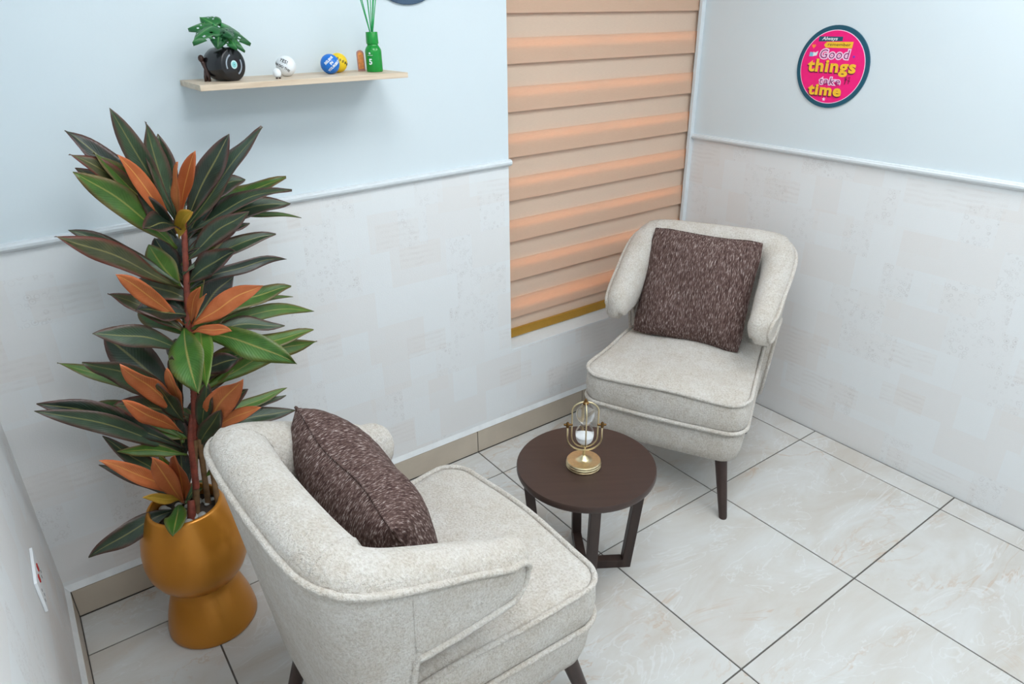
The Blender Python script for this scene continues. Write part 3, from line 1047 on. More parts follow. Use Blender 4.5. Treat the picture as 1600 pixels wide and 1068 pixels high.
plant = thing('cordyline_plant', 'tall leafy plant with dark green and orange leaves in the gold pot', 'plant', (PX, PY, 0.405))
def stem(pts, r0, r1, mat, rg=True):
    P = catmull(pts, 60)
    rs = []
    for i in range(60):
        q = i / 59
        rs.append((r0 + (r1 - r0) * q) * (1.0 + (0.10 if rg and i % 2 else 0)))
    MB().tube([p - Vector((PX, PY, 0.405)) for p in P], rs, 10).build('stem', mat, plant, True)
STEMS = [
    [(-2.445, -0.245, 0.405), (-2.428, -0.250, 0.62), (-2.402, -0.25, 0.88), (-2.365, -0.25, 1.12), (-2.338, -0.25, 1.29)],
    [(-2.480, -0.235, 0.405), (-2.455, -0.245, 0.55), (-2.42, -0.255, 0.75), (-2.39, -0.25, 0.93), (-2.378, -0.25, 0.985)],
    [(-2.485, -0.275, 0.405), (-2.468, -0.270, 0.50), (-2.452, -0.258, 0.64), (-2.43, -0.25, 0.72)],
    [(-2.505, -0.295, 0.405), (-2.498, -0.285, 0.43), (-2.49, -0.27, 0.46)],
    [(-2.425, -0.285, 0.405), (-2.415, -0.27, 0.55), (-2.405, -0.255, 0.68)],
]
def split(pts, z, r, mlow, mup):
    P = catmull(pts, 40)
    lo = [p for p in P if p.z <= z]
    hi = [p for p in P if p.z >= z - 0.03]
    stem(lo[::max(1, len(lo) // 6)] + [lo[-1]], r, r * 0.9, mlow, False)
    stem(hi[::max(1, len(hi) // 6)] + [hi[-1]], r * 1.05, r * 0.8, mup)
split(STEMS[0], 0.80, 0.0085, M['cane'], M['stem'])
split(STEMS[1], 0.66, 0.0085, M['cane'], M['stem'])
split(STEMS[2], 0.52, 0.009, M['cane'], M['stem'])
stem(STEMS[3], 0.012, 0.010, M['stem'])
stem(STEMS[4], 0.008, 0.0065, M['cane'])

LEAVES = [
(-2.358,-0.255,1.260,-2.454,-0.318,1.555,0.040,'d'),
(-2.359,-0.252,1.268,-2.387,-0.307,1.519,0.041,'d'),
(-2.361,-0.259,1.270,-2.358,-0.256,1.483,0.040,'d'),
(-2.369,-0.242,1.267,-2.540,-0.172,1.500,0.048,'d'),
(-2.378,-0.245,1.270,-2.552,-0.293,1.463,0.040,'r'),
(-2.375,-0.249,1.245,-2.505,-0.282,1.459,0.044,'g'),
(-2.374,-0.257,1.199,-2.557,-0.318,1.428,0.051,'g'),
(-2.411,-0.256,1.278,-2.538,-0.145,1.408,0.031,'r'),
(-2.364,-0.243,1.233,-2.468,-0.372,1.463,0.031,'o'),
(-2.356,-0.256,1.268,-2.353,-0.382,1.434,0.025,'o'),
(-2.349,-0.245,1.265,-2.307,-0.367,1.450,0.030,'o'),
(-2.364,-0.258,1.225,-2.342,-0.380,1.315,0.031,'y'),
(-2.339,-0.250,1.256,-2.205,-0.303,1.473,0.048,'d'),
(-2.349,-0.251,1.237,-2.126,-0.321,1.484,0.055,'d'),
(-2.353,-0.241,1.214,-2.033,-0.158,1.319,0.055,'g'),
(-2.338,-0.249,1.230,-2.061,-0.277,1.309,0.049,'d'),
(-2.336,-0.242,1.216,-2.052,-0.220,1.258,0.047,'d'),
(-2.289,-0.242,1.262,-2.007,-0.162,1.197,0.013,'g'),
(-2.364,-0.250,1.178,-2.181,-0.253,1.230,0.035,'d'),
(-2.371,-0.248,1.150,-2.233,-0.249,1.221,0.048,'g'),
(-2.374,-0.257,1.130,-2.123,-0.276,1.195,0.037,'d'),
(-2.384,-0.244,1.089,-2.625,-0.331,1.296,0.046,'r'),
(-2.387,-0.259,1.108,-2.593,-0.208,1.277,0.035,'d'),
(-2.385,-0.254,1.096,-2.432,-0.228,1.214,0.055,'g'),
(-2.381,-0.251,1.076,-2.102,-0.268,1.117,0.027,'d'),
(-2.395,-0.240,0.983,-2.535,-0.395,1.203,0.035,'o'),
(-2.402,-0.256,0.977,-2.549,-0.207,1.101,0.039,'r'),
(-2.383,-0.254,0.981,-2.209,-0.375,1.095,0.044,'o'),
(-2.381,-0.254,0.990,-2.358,-0.366,1.123,0.023,'o'),
(-2.377,-0.258,0.990,-2.355,-0.406,1.117,0.021,'o'),
(-2.373,-0.245,0.985,-2.237,-0.211,1.081,0.061,'d'),
(-2.393,-0.255,0.994,-2.401,-0.150,1.065,0.039,'d'),
(-2.390,-0.256,0.988,-2.310,-0.244,1.146,0.038,'g'),
(-2.382,-0.259,0.975,-2.079,-0.194,1.008,0.051,'g'),
(-2.337,-0.242,0.968,-2.061,-0.140,0.954,0.016,'g'),
(-2.375,-0.245,0.953,-2.002,-0.138,0.889,0.034,'g'),
(-2.387,-0.260,0.965,-2.304,-0.362,0.985,0.024,'o'),
(-2.379,-0.244,0.954,-2.134,-0.254,0.915,0.038,'d'),
(-2.382,-0.241,0.953,-2.163,-0.410,0.863,0.060,'G'),
(-2.394,-0.244,0.844,-2.059,-0.278,0.891,0.042,'g'),
(-2.406,-0.256,0.780,-2.042,-0.247,0.836,0.047,'g'),
(-2.399,-0.257,0.983,-2.426,-0.410,0.860,0.076,'G'),
(-2.358,-0.241,0.970,-2.404,-0.410,0.868,0.050,'G'),
(-2.413,-0.260,0.919,-2.611,-0.331,1.052,0.046,'d'),
(-2.448,-0.257,0.776,-2.582,-0.175,0.980,0.078,'d'),
(-2.451,-0.253,0.765,-2.648,-0.279,0.965,0.057,'d'),
(-2.456,-0.258,0.757,-2.699,-0.134,0.922,0.034,'g'),
(-2.453,-0.252,0.720,-2.578,-0.416,0.989,0.044,'o'),
(-2.453,-0.259,0.738,-2.480,-0.379,0.935,0.029,'o'),
(-2.467,-0.257,0.677,-2.593,-0.391,0.889,0.038,'o'),
(-2.470,-0.255,0.660,-2.645,-0.130,0.779,0.046,'g'),
(-2.472,-0.258,0.627,-2.767,-0.229,0.866,0.051,'d'),
(-2.476,-0.245,0.609,-2.775,-0.254,0.859,0.043,'d'),
(-2.495,-0.240,0.466,-2.653,-0.240,0.730,0.034,'d'),
(-2.469,-0.255,0.603,-2.631,-0.254,0.680,0.029,'g'),
(-2.506,-0.259,0.469,-2.676,-0.405,0.753,0.035,'o'),
(-2.513,-0.242,0.452,-2.681,-0.165,0.608,0.029,'d'),
(-2.509,-0.250,0.445,-2.565,-0.405,0.717,0.041,'o'),
(-2.507,-0.255,0.457,-2.516,-0.406,0.702,0.050,'O'),
(-2.510,-0.243,0.474,-2.542,-0.310,0.664,0.024,'g'),
(-2.512,-0.259,0.466,-2.609,-0.386,0.598,0.022,'y'),
(-2.523,-0.240,0.425,-2.771,-0.255,0.387,0.050,'d'),
(-2.522,-0.242,0.442,-2.569,-0.410,0.464,0.045,'G'),
(-2.503,-0.244,0.439,-2.427,-0.150,0.432,0.028,'g'),
(-2.413,-0.250,0.652,-2.310,-0.407,0.862,0.058,'o'),
(-2.413,-0.243,0.640,-2.270,-0.365,0.741,0.032,'o'),
(-2.413,-0.253,0.654,-2.143,-0.202,0.689,0.028,'g'),
(-2.414,-0.244,0.636,-2.151,-0.205,0.666,0.032,'d'),
(-2.421,-0.244,0.621,-2.137,-0.229,0.617,0.040,'d'),
(-2.418,-0.247,0.674,-2.262,-0.196,0.573,0.032,'d'),
(-2.473,-0.255,0.644,-2.433,-0.150,0.696,0.038,'g'),
(-2.449,-0.241,0.728,-2.454,-0.324,0.942,0.033,'d'),
(-2.497,-0.241,0.448,-2.465,-0.138,0.572,0.046,'d'),
(-2.422,-0.247,0.637,-2.386,-0.331,0.842,0.038,'d'),
(-2.400,-0.242,0.821,-2.273,-0.313,0.892,0.046,'g'),
(-2.412,-0.241,0.750,-2.239,-0.200,0.827,0.038,'d'),
(-2.369,-0.259,1.226,-2.438,-0.305,1.363,0.036,'d'),
(-2.352,-0.247,1.206,-2.240,-0.220,1.318,0.037,'d'),
(-2.412,-0.245,0.758,-2.332,-0.150,0.827,0.049,'d'),
(-2.455,-0.256,0.706,-2.506,-0.339,0.882,0.043,'d'),
(-2.437,-0.242,0.605,-2.369,-0.337,0.755,0.042,'d'),
(-2.470,-0.242,0.608,-2.505,-0.150,0.672,0.041,'d'),
(-2.456,-0.244,0.587,-2.370,-0.150,0.528,0.036,'g'),
(-2.475,-0.242,0.576,-2.480,-0.224,0.741,0.043,'d'),
]
def leaf(B, T, w, kind, k):
    rnd = random.Random(100 + k)
    B, T = Vector(B), Vector(T)
    d = T - B
    L = d.length
    up = Vector((0, 0, 1))
    out = Vector((d.x, d.y, 0))
    vert = abs(d.normalized().z)
    arch = rnd.uniform(0.08, 0.2) * L * (1 - 0.6 * vert)
    if kind == 'G':
        arch = 0.16 * L
    mid = (B + T) / 2 + up * arch + Vector((rnd.uniform(-0.02, 0.02), rnd.uniform(-0.02, 0.02), 0)) * 0.6
    # blade faces up and out into the room
    nrm = Vector((-0.25 + rnd.uniform(-0.3, 0.3), -0.85 + rnd.uniform(-0.2, 0.2), 0.62 + rnd.uniform(-0.2, 0.2)))
    n_l, n_w = 16, 6
    vs, uv, fs = [], [], []
    roll0 = rnd.uniform(-0.3, 0.3)
    tw = rnd.uniform(-0.9, 0.9)
    wv, wf, wp = rnd.uniform(0.008, 0.022) * L * 2, rnd.uniform(5, 9), rnd.uniform(0, 6)
    ripple = rnd.uniform(0.03, 0.10)
    shape_p = rnd.uniform(0.8, 1.1)
    for i in range(n_l + 1):
        t = i / n_l
        c = B * (1 - t) ** 2 + mid * 2 * t * (1 - t) + T * t * t
        c = c + up * (wv * math.sin(wf * t + wp) * t * (1 - t) * 2)
        tg = ((mid - B) * (1 - t) + (T - mid) * t).normalized()
        side = tg.cross(nrm)
        side = side.normalized() if side.length > 1e-3 else tg.orthogonal()
        nn = side.cross(tg).normalized()
        a = roll0 + tw * (t - 0.35)
        s2 = side * math.cos(a) + nn * math.sin(a)
        n2 = nn * math.cos(a) - side * math.sin(a)
        # narrow petiole, widest past the middle, pointed tip
        prof = math.sin(math.pi * t ** (1.25 * shape_p)) ** 0.85 if 0 < t < 1 else 0.0
        hw = max(0.5 * w * 1.28 * prof, 0.0035 if t < 0.2 else 0.0006)
        for j in range(n_w + 1):
            q = -1 + 2 * j / n_w
            fold = 0.22 * abs(q) * hw + ripple * w * math.sin(9 * t + 2 * q) * abs(q) + 0.07 * w * math.sin(14 * t + k) * q * q
            vs.append(c + s2 * (q * hw) + n2 * fold - Vector((PX, PY, 0.405)))
            uv.append((j / n_w, t))
    for i in range(n_l):
        for j in range(n_w):
            a = i * (n_w + 1) + j
            fs.append((a, a + 1, a + n_w + 2, a + n_w + 1))
    me = bpy.data.meshes.new('leaf')
    me.from_pydata([tuple(v) for v in vs], [], fs)
    ul = me.uv_layers.new(name='UVMap')
    for lp in me.loops:
        ul.data[lp.index].uv = uv[lp.vertex_index]
    me.materials.append(M['leaf_' + kind])
    me.polygons.foreach_set('use_smooth', [True] * len(me.polygons))
    o = link('leaf', me, plant)
    sm = o.modifiers.new('thickness', 'SOLIDIFY')
    sm.thickness = 0.0009
    return o
for k, (bx, by, bz, tx, ty, tz, w, kind) in enumerate(LEAVES):
    leaf((bx, by, bz), (tx, ty, tz), w, kind, k)
# inner foliage around the lower and middle stems
rl = random.Random(21)
for k in range(30):
    z = 0.52 + 0.78 * (k / 29) + rl.uniform(-0.02, 0.02)
    q = min(1, max(0, (z - 0.405) / 0.885))
    bx, by = -2.455 + 0.115 * q, -0.25
    az = rl.uniform(0.0, math.pi) if k % 3 else rl.uniform(-0.9, 0.2) * math.pi
    ln = rl.uniform(0.12, 0.2)
    tz = z + rl.uniform(0.02, 0.14)
    tx, ty = bx + ln * math.cos(az), min(-0.035, by + ln * math.sin(az) * 0.9)
    leaf((bx, by, z), (tx, ty, tz), rl.uniform(0.04, 0.055), rl.choice('dddgr'), 300 + k)

# ------------------------------------------------------------------ shelf and what stands on it
SZ = 1.581
shelf = tag(MB().bbox(-2.228, -1.641, -0.2, YW, SZ - 0.0145, SZ, 0.001).build('wall_shelf', M['wood']), 'pale oak floating shelf with ornaments on the wall', 'shelf')

# record shaped planter
pl = thing('mini_planter', 'black round planter with a record face on the shelf', 'planter', (-2.133, -0.105, SZ), math.radians(-62))
R = 0.0425
CZ = 0.0405
MB().lathe([(0.012, -0.046), (0.024, -0.046), (0.0345, -0.042), (0.041, -0.030), (0.0435, -0.012), (0.0435, 0.010), (0.0425, 0.026), (0.0405, 0.031), (0.038, 0.0325), (0.01, 0.0325)], 48, (0, 0, CZ), 'x').build('body', M['black'], pl, True, 40)
fx = 0.0325
def facefn(h0):
    return lambda u, v, h: (fx + h, u, CZ + v)
MB().prism(circ(0.0105, 28), 0.0, 0.0008, facefn(0), 0).build('label_disc', M['teal2'], pl)
MB().prism(circ(0.0072, 24), 0.0008, 0.0012, facefn(0), 0).build('label_disc', M['teal'], pl)
MB().prism(circ(0.0012, 12), 0.0012, 0.0016, facefn(0), 0).build('spindle_dot', M['ink'], pl)
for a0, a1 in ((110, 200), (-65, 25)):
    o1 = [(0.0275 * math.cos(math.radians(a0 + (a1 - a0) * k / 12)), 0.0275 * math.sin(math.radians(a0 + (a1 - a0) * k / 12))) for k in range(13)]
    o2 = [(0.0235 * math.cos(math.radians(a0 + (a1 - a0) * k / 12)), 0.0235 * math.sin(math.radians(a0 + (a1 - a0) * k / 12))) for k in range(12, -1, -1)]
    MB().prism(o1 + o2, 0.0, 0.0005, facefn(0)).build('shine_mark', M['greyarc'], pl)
MB().lathe([(0.018, 0.0), (0.02, 0.001), (0.021, 0.002)], 24, (0, 0, 0.0775)).build('soil', M['soil'], pl, True)

mp = thing('mini_monstera', 'small artificial monstera plant in the record planter', 'plant', (-2.133, -0.105, SZ + 0.078))
rnd = random.Random(11)
def holed_leaf(base, tip, w, nrm, k):
    base, tip, nrm = Vector(base), Vector(tip), Vector(nrm)
    tg = (tip - base)
    L = tg.length
    tg.normalize()
    side = tg.cross(nrm).normalized()
    nn = side.cross(tg).normalized()
    n_l, n_w = 12, 10
    vs, uv, fs = [], [], []
    for i in range(n_l + 1):
        t = i / n_l
        hw = 0.5 * w * (math.sin(math.pi * min(1, 0.12 + 0.88 * t ** 0.75)) ** 0.7 if t < 1 else 0) * (1.12 - 0.45 * t)
        for j in range(n_w + 1):
            q = -1 + 2 * j / n_w
            vs.append(base + tg * (t * L - 0.10 * L * abs(q) * (1 - t)) + side * (q * hw) + nn * (-0.30 * w * q * q * 0.5 - 0.25 * L * (t - 0.3) ** 2))
            uv.append((j / n_w, t))
    holes = {(4, 2), (7, 2), (4, 7), (7, 7)} | ({(5, 4)} if k % 2 else set())
    for i in range(n_l):
        for j in range(n_w):
            if (i, j) in holes:
                continue
            if i in (5, 7) and j in (0, n_w - 1):
                continue
            a = i * (n_w + 1) + j
            fs.append((a, a + 1, a + n_w + 2, a + n_w + 1))
    me = bpy.data.meshes.new('leaf')
    me.from_pydata([tuple(v) for v in vs], [], fs)
    ul = me.uv_layers.new(name='UVMap')
    for lp in me.loops:
        ul.data[lp.index].uv = uv[lp.vertex_index]
    me.materials.append(M['mini_leaf'])
    me.polygons.foreach_set('use_smooth', [True] * len(me.polygons))
    o = link('leaf', me, mp)
    o.modifiers.new('thickness', 'SOLIDIFY').thickness = 0.0006
ML = [((-0.012, -0.006, 0.052), (-0.066, -0.03, 0.020), 0.055, (-0.5, -0.5, 0.7)),
      ((-0.010, 0.004, 0.056), (-0.058, 0.022, 0.050), 0.050, (-0.2, -0.4, 0.9)),
      ((0.0, -0.008, 0.046), (-0.020, -0.052, 0.006), 0.050, (-0.1, -0.9, 0.5)),
      ((0.004, -0.004, 0.046), (0.012, -0.050, 0.030), 0.046, (0.0, -0.4, 0.9)),
      ((0.010, 0.0, 0.050), (0.062, -0.018, 0.012), 0.050, (0.3, -0.5, 0.8)),
      ((0.010, 0.004, 0.054), (0.052, 0.02, 0.034), 0.046, (0.2, -0.5, 0.85)),
      ((0.006, -0.004, 0.040), (0.040, -0.040, -0.006), 0.036, (0.3, -0.7, 0.6)),
      ((0.0, 0.008, 0.052), (0.006, 0.035, 0.070), 0.048, (0.0, -0.85, 0.5)),
      ((-0.004, 0.0, 0.050), (-0.030, 0.02, 0.072), 0.045, (-0.2, -0.8, 0.5)),
      ((0.004, -0.006, 0.036), (0.020, -0.046, 0.000), 0.040, (0.1, -0.9, 0.4))]
for k, (bb_, tt_, w, nn_) in enumerate(ML):
    tt_ = (tt_[0] * 1.22, tt_[1] * 1.15, tt_[2] + 0.008)
    bb_ = (bb_[0], bb_[1], bb_[2] + 0.006)
    w *= 1.25
    holed_leaf(bb_, tt_, w, nn_, k)
    MB().tube([(0.1 * bb_[0], 0.1 * bb_[1], -0.002), (0.6 * bb_[0], 0.6 * bb_[1], 0.6 * bb_[2]), bb_], 0.0011, 6).build('stalk', M['reed'], mp, True)

# dark figurine: two slim legs under a small rounded head, leaning beside the planter
fg = thing('figurine', 'tiny dark bronze figurine beside the record planter', 'figurine', (-2.182, -0.098, SZ), math.radians(-30))
MB().tube([(0.0045, 0, 0.0), (0.004, 0, 0.012), (0.001, 0, 0.030), (-0.004, 0, 0.045), (-0.006, 0, 0.052)], [0.0042, 0.0046, 0.0052, 0.005, 0.0046], 10).build('body', M['fig'], fg, True)
MB().tube([(-0.005, 0.001, 0.0), (-0.004, 0.0005, 0.012), (-0.001, 0, 0.030)], [0.0042, 0.0045, 0.004], 10).build('leg', M['fig'], fg, True)
MB().lathe([(0.001, -0.009), (0.005, -0.007), (0.0075, -0.002), (0.0072, 0.003), (0.005, 0.007), (0.001, 0.0088)], 16, (-0.007, 0, 0.057)).build('head', M['fig'], fg, True)

def sphere_prof(r, n=18):
    return [(max(1e-5, r * math.sin(math.pi * k / n)), -r * math.cos(math.pi * k / n)) for k in range(n + 1)]

def ball_text(parent, r, body, size, az, el, tilt, mat, dy=0.0, bold=0.0):
    me = text_mesh(body, size, bold, 0.0002)
    ct, stt = math.cos(tilt), math.sin(tilt)
    for v in me.vertices:
        x, y = v.co.x, v.co.y + dy
        X, Y = x * ct - y * stt, x * stt + y * ct
        a, e = X / r, Y / r
        h = r + 0.0006 + v.co.z
        d = Vector((math.cos(e) * math.sin(a), -math.cos(e) * math.cos(a), math.sin(e)))
        d = Matrix.Rotation(az, 3, 'Z') @ (Matrix.Rotation(-el, 3, 'X') @ d)
        v.co = d * h
    me.materials.append(mat)
    o = link('lettering', me, parent)
    o.location = (0, 0, r)
    return o

# white ball
RB = 0.0272
wb_ = thing('stress_ball', 'white ball with black lettering on the shelf', 'ball', (-1.962, -0.082, SZ), 0, 'slogan balls on the shelf')
MB().lathe(sphere_prof(RB), 36, (0, 0, RB), capb=False, capt=False).build('ball', M['white'], wb_, True)
ball_text(wb_, RB, 'YES!', 0.0135, math.radians(-38), math.radians(16), math.radians(-24), M['ink'], 0.004, 0.0002)
ball_text(wb_, RB, 'I CAN DO THIS', 0.0092, math.radians(-48), math.radians(16), math.radians(-24), M['ink'], -0.0085, 0.0001)
# small white chick-like egg with two feet
eg = thing('egg_ornament', 'tiny white egg with two brown feet beside the white ball', 'ornament', (-2.010, -0.142, SZ))
MB().lathe([(0.0005, 0.0025), (0.006, 0.0035), (0.0100, 0.008), (0.0112, 0.0135), (0.0098, 0.020), (0.0062, 0.0250), (0.0005, 0.0268)], 24, capb=False, capt=False).build('body', M['white'], eg, True)
for s in (-1, 1):
    MB().lathe([(0.0008, 0.0), (0.0032, 0.0006), (0.0034, 0.002), (0.002, 0.0036), (0.0004, 0.004)], 10, (s * 0.0042, -0.006, 0)).build('foot', M['fig'], eg, True)
# blue and yellow balls
bb2 = thing('stress_ball', 'blue ball with white lettering on the shelf', 'ball', (-1.835, -0.092, SZ), 0, 'slogan balls on the shelf')
MB().lathe(sphere_prof(RB), 36, (0, 0, RB), capb=False, capt=False).build('ball', M['ballblue'], bb2, True)
for body, dy in (('BELIEVE', 0.009), ('IN', -0.0015), ('YOURSELF', -0.012)):
    ball_text(bb2, RB, body, 0.0098, math.radians(-10), math.radians(6), math.radians(38), M['white'], dy, 0.0004)
yb = thing('stress_ball', 'yellow ball with dark lettering half behind the blue ball', 'ball', (-1.792, -0.050, SZ), 0, 'slogan balls on the shelf')
MB().lathe(sphere_prof(RB), 36, (0, 0, RB), capb=False, capt=False).build('ball', M['ballyellow'], yb, True)
for k in range(5):
    a = math.radians(-24 + 17 * k)
    ball = MB()
    for q in (-0.0022, 0.0, 0.0022):
        pts = []
        for s in (-0.0032, 0, 0.0032):
            e, z = (0.5 - 0.17 * k) + s / RB, a + (q + s * 0.3) / RB
            pts.append((math.cos(e) * math.sin(z) * (RB + .0004), -math.cos(e) * math.cos(z) * (RB + .0004), RB + math.sin(e) * (RB + .0004)))
        ball.tube(pts, 0.0006, 5)
    ball.build('lettering', M['ink'], yb)

# leaning picture card
cd = thing('picture_card', 'small orange picture card leaning behind the green bottle', 'card', (-1.720, -0.052, SZ), math.radians(-18))
oc = [(-0.010, 0), (0.012, 0), (0.012, 0.050), (0.009, 0.056), (0.003, 0.059), (-0.004, 0.058), (-0.009, 0.054), (-0.010, 0.048)]
MB().prism(oc, 0.0, 0.0035, lambda u, v, h: (u, h + v * 0.12, v)).build('board', M['cardedge'], cd)
ic = [(u * 0.72 + 0.0003, 0.006 + v * 0.82) for u, v in oc]
MB().prism(ic, -0.0006, 0.0, lambda u, v, h: (u, h + v * 0.12, v)).build('picture', M['card'], cd)

# green reed diffuser
gd = thing('reed_diffuser', 'green glossy reed diffuser bottle marked 5 on the shelf', 'diffuser', (-1.702, -0.107, SZ), math.radians(-40))
MB().lathe([(0.021, 0.0), (0.0235, 0.0012), (0.0242, 0.004), (0.0242, 0.056), (0.0232, 0.062), (0.020, 0.068), (0.0165, 0.0725), (0.0155, 0.0755), (0.0155, 0.078)], 40).build('bottle', M['green'], gd, True, 40)
MB().lathe([(0.0165, 0.0765), (0.0178, 0.0778), (0.0180, 0.081), (0.0172, 0.1085), (0.0166, 0.1095), (0.009, 0.1097), (0.006, 0.108)], 40).build('collar', M['green'], gd, True, 40)
def wrap_text(parent, body, size, r, z, mat, az, bold=0.0):
    me = text_mesh(body, size, bold, 0.0002)
    for v in me.vertices:
        a = v.co.x / r + az
        h = r + 0.0004 + v.co.z
        v.co = Vector((h * math.sin(a), -h * math.cos(a), z + v.co.y))
    me.materials.append(mat)
    return link('lettering', me, parent)
wrap_text(gd, '5', 0.0215, 0.0242, 0.022, M['white'], math.radians(-10), 0.0007)
b = MB()
bar = [(-0.0075, 0.0), (0.0075, 0.0), (0.0075, 0.0008), (-0.0075, 0.0008)]
b.prism([(-0.0075 + 0.0025 * k, 0.0) for k in range(7)] + [(0.0075 - 0.0025 * k, 0.0008) for k in range(7)], 0.0004, 0.0007, lambda u, v, h: ((0.0242 + h) * math.sin(u / 0.0242 - 0.17), -(0.0242 + h) * math.cos(u / 0.0242 - 0.17), 0.0465 + v))
b.prism([(0.0028 * math.cos(t_ / 10 * 6.283) - 0.001, 0.0028 * math.sin(t_ / 10 * 6.283)) for t_ in range(10)], 0.0004, 0.0007, lambda u, v, h: ((0.0242 + h) * math.sin(u / 0.0242 - 0.17), -(0.0242 + h) * math.cos(u / 0.0242 - 0.17), 0.0525 + v))
b.build('emblem', M['white'], gd)
for (dx, dy) in ((-0.033, 0.010), (-0.022, -0.012), (-0.008, 0.012), (-0.002, -0.006), (0.006, 0.004), (0.018, -0.010), (0.024, 0.010), (0.014, 0.02)):
    MB().tube([(-dx * 0.25, -dy * 0.25, 0.02), (dx * 0.16, dy * 0.16, 0.109), (dx, dy, 0.225)], 0.0014, 6).build('reed', M['reed'], gd, True)

# ------------------------------------------------------------------ round signs
def wall_m(o, right, up):
    r, u_ = Vector(right), Vector(up)
    m = Matrix((r, u_, r.cross(u_))).transposed().to_4x4()
    m.translation = Vector(o)
    return m
sign = thing('round_sign', 'round pink slogan sign with teal rim on the right wall', 'sign')
sign.matrix_world = wall_m((-0.0005, -0.563, 1.532), (0, -1, 0), (0, 0, 1))
flat = lambda u, v, h: (u, v, h)
MB().prism(circ(0.148, 72), 0.0, 0.005, flat).build('rim', M['navy'], sign)
MB().prism(circ(0.132, 72), 0.005, 0.0056, flat).build('rim_line', M['lilac'], sign)
MB().prism(circ(0.1295, 72), 0.0056, 0.0062, flat).build('face', M['pink'], sign)
ZF = 0.0064
def put_text(body, x0, x1, ybase, size, layers, shear=0.0, spacing=1.0, name='lettering', bold=0.0, rot=0.0):
    for k, (off, mat, dx, dy, dz) in enumerate(layers):
        me = text_mesh(body, size, bold + off, 0.0001, shear, spacing, (x1 - x0) + 2 * off)
        me.materials.append(mat)
        o = link(name, me, sign)
        o.location = ((x0 + x1) / 2 + dx, ybase + dy, ZF + dz)
        o.rotation_euler = (0, 0, rot)
MB().prism([(-0.071, 0.090), (0.026, 0.093), (0.026, 0.108), (-0.071, 0.108)], ZF, ZF + 0.0003, flat).build('banner', M['navy'], sign)
MB().prism([(-0.046, 0.0785), (-0.038, 0.069), (0.069, 0.069), (0.071, 0.091), (-0.036, 0.089)], ZF + 0.0003, ZF + 0.0006, flat).build('banner', M['yellow'], sign)
put_text('Always', -0.058, 0.006, 0.0955, 0.0165, [(0, M['white'], 0, 0, 0.0006)], 0.2, 1.0, bold=0.0003)
put_text('remember', -0.030, 0.062, 0.0755, 0.0150, [(0, M['ink'], 0, 0, 0.0009)])
put_text('Good', -0.055, 0.064, 0.031, 0.046, [(0.0042, M['lilac'], 0, 0, 0.0006), (0, M['plum'], 0, 0, 0.0010)], 0.12, 1.15)
put_text('things', -0.100, 0.099, -0.016, 0.062, [(0.0012, M['shadowred'], -0.002, -0.003, 0.0010), (0.0, M['yellow'], 0, 0, 0.0014)], 0.0, 1.1, bold=0.0022)
put_text('take', -0.040, 0.046, -0.062, 0.038, [(0.0034, M['lilac'], 0, 0, 0.0018), (0, M['plum'], 0, 0, 0.0022)], 0.1, 1.12)
put_text('time', -0.082, 0.058, -0.101, 0.056, [(0.0012, M['shadowred'], -0.002, -0.003, 0.0020), (0.0, M['yellow'], 0, 0, 0.0024)], 0.0, 1.1, bold=0.0022)
heart = [(0.0085 * 0.0625 * 16 * math.sin(t) ** 3, 0.0085 * 0.0625 * (13 * math.cos(t) - 5 * math.cos(2 * t) - 2 * math.cos(3 * t) - math.cos(4 * t))) for t in [2 * math.pi * k / 24 for k in range(24)]]
MB().prism([(-0.088 + u, 0.073 + v) for u, v in heart], ZF, ZF + 0.0004, flat).build('heart', M['orange'], sign)
MB().prism([(-0.102, 0.036), (-0.084, 0.036), (-0.082, 0.050), (-0.100, 0.052)], ZF, ZF + 0.0004, flat).build('doodle', M['skyblue'], sign)
MB().prism([(-0.086, 0.037), (-0.070, 0.040), (-0.066, 0.056), (-0.078, 0.050), (-0.086, 0.053)], ZF + 0.0004, ZF + 0.0007, flat).build('doodle', M['white'], sign)
def star(cx, cy, r):
    return [(cx + (r if k % 2 == 0 else r * 0.5) * math.sin(math.pi * k / 5), cy + (r if k % 2 == 0 else r * 0.5) * math.cos(math.pi * k / 5)) for k in range(10)]
MB().prism(star(0.082, 0.040, 0.006), ZF, ZF + 0.0004, flat).build('star', M['violet'], sign)
MB().prism(star(-0.010, -0.117, 0.008), ZF, ZF + 0.0004, flat).build('star', M['lilac'], sign)
sb = MB()
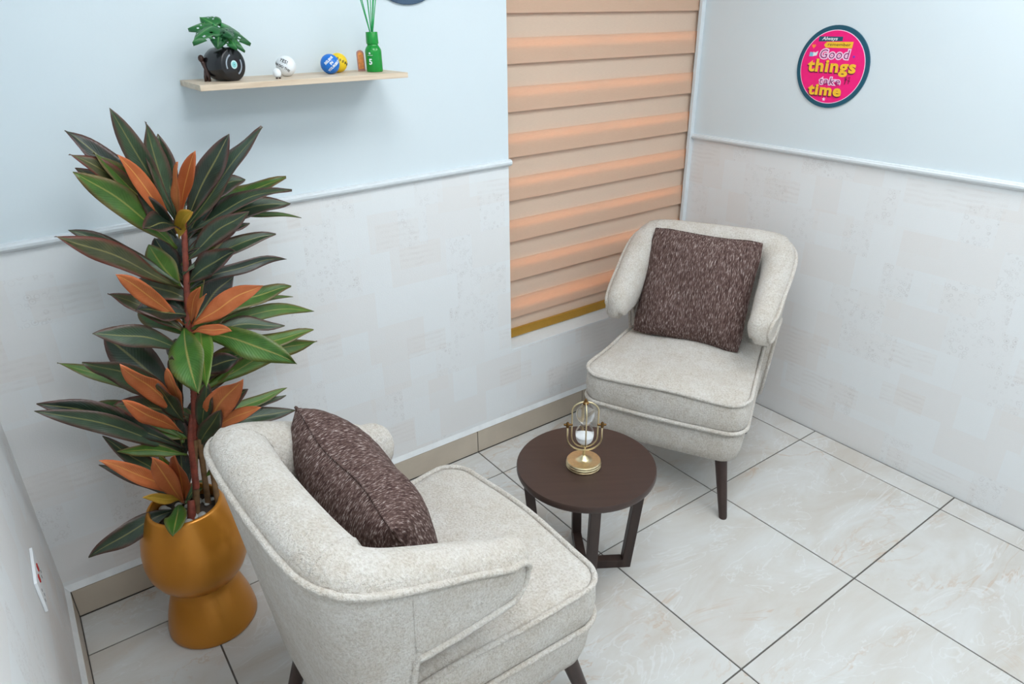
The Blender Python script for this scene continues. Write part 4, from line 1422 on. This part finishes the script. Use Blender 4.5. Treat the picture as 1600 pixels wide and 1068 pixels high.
for x0, y0, x1, y1 in ((0.062, -0.032, 0.066, -0.050), (0.068, -0.030, 0.064, -0.058), (0.074, -0.034, 0.082, -0.032), (0.080, -0.036, 0.078, -0.056), (0.062, -0.044, 0.072, -0.040), (0.074, -0.044, 0.084, -0.046)):
    sb.tube([(x0, y0, ZF + 0.0002), (x1, y1, ZF + 0.0002)], 0.0016, 5)
sb.build('doodle', M['shadowred'], sign)

disc = thing('round_plaque', 'dark slate round plaque above the shelf wall, cut by the top edge', 'sign')
disc.matrix_world = wall_m((-1.513, YW - 0.0005, 1.763 + 0.15), (1, 0, 0), (0, 0, 1))
MB().lathe([(0.14, 0.0), (0.149, 0.0), (0.15, 0.002), (0.15, 0.007), (0.148, 0.009), (0.136, 0.009), (0.135, 0.007)], 72, capt=False).build('rim', M['slate'], disc, True, 40)
MB().prism(circ(0.136, 72), 0.001, 0.0075, flat).build('face', M['slate'], disc)

# ------------------------------------------------------------------ wall sockets
so = thing('wall_socket', 'white double socket with red switches on the left wall', 'socket')
so.matrix_world = wall_m((XLW + 0.0004, -0.482, 0.541), (0, 1, 0), (0, 0, 1))
MB().bbox(-0.073, 0.073, -0.043, 0.043, 0, 0.007, 0.002).build('plate', M['white'], so, True, 40)
for s in (-1, 1):
    MB().bbox(s * 0.022 - 0.006, s * 0.022 + 0.006, 0.008, 0.026, 0.006, 0.0095, 0.0012).build('switch', M['red'], so)
    for dx, dz in ((0, 0.000), (-0.011, -0.022), (0.011, -0.022)):
        MB().bbox(s * 0.046 + dx - 0.002, s * 0.046 + dx + 0.002, dz - 0.004, dz + 0.004, 0.0065, 0.0074, 0.0002).build('pin_slot', M['ink'], so)
s2 = thing('wall_socket', 'black rimmed grey socket plate on the wall behind the plant', 'socket')
s2.matrix_world = wall_m((-2.535, YW - 0.0004, 0.45), (1, 0, 0), (0, 0, 1))
MB().bbox(-0.032, 0.032, -0.055, 0.055, 0, 0.009, 0.002).build('rim', M['black'], s2)
MB().bbox(-0.028, 0.028, -0.051, 0.051, 0.008, 0.011, 0.001).build('plate', M['greyplate'], s2)
MB().bbox(-0.027, 0.027, 0.040, 0.050, 0.0105, 0.0118, 0.0005).build('strip', M['white'], s2)
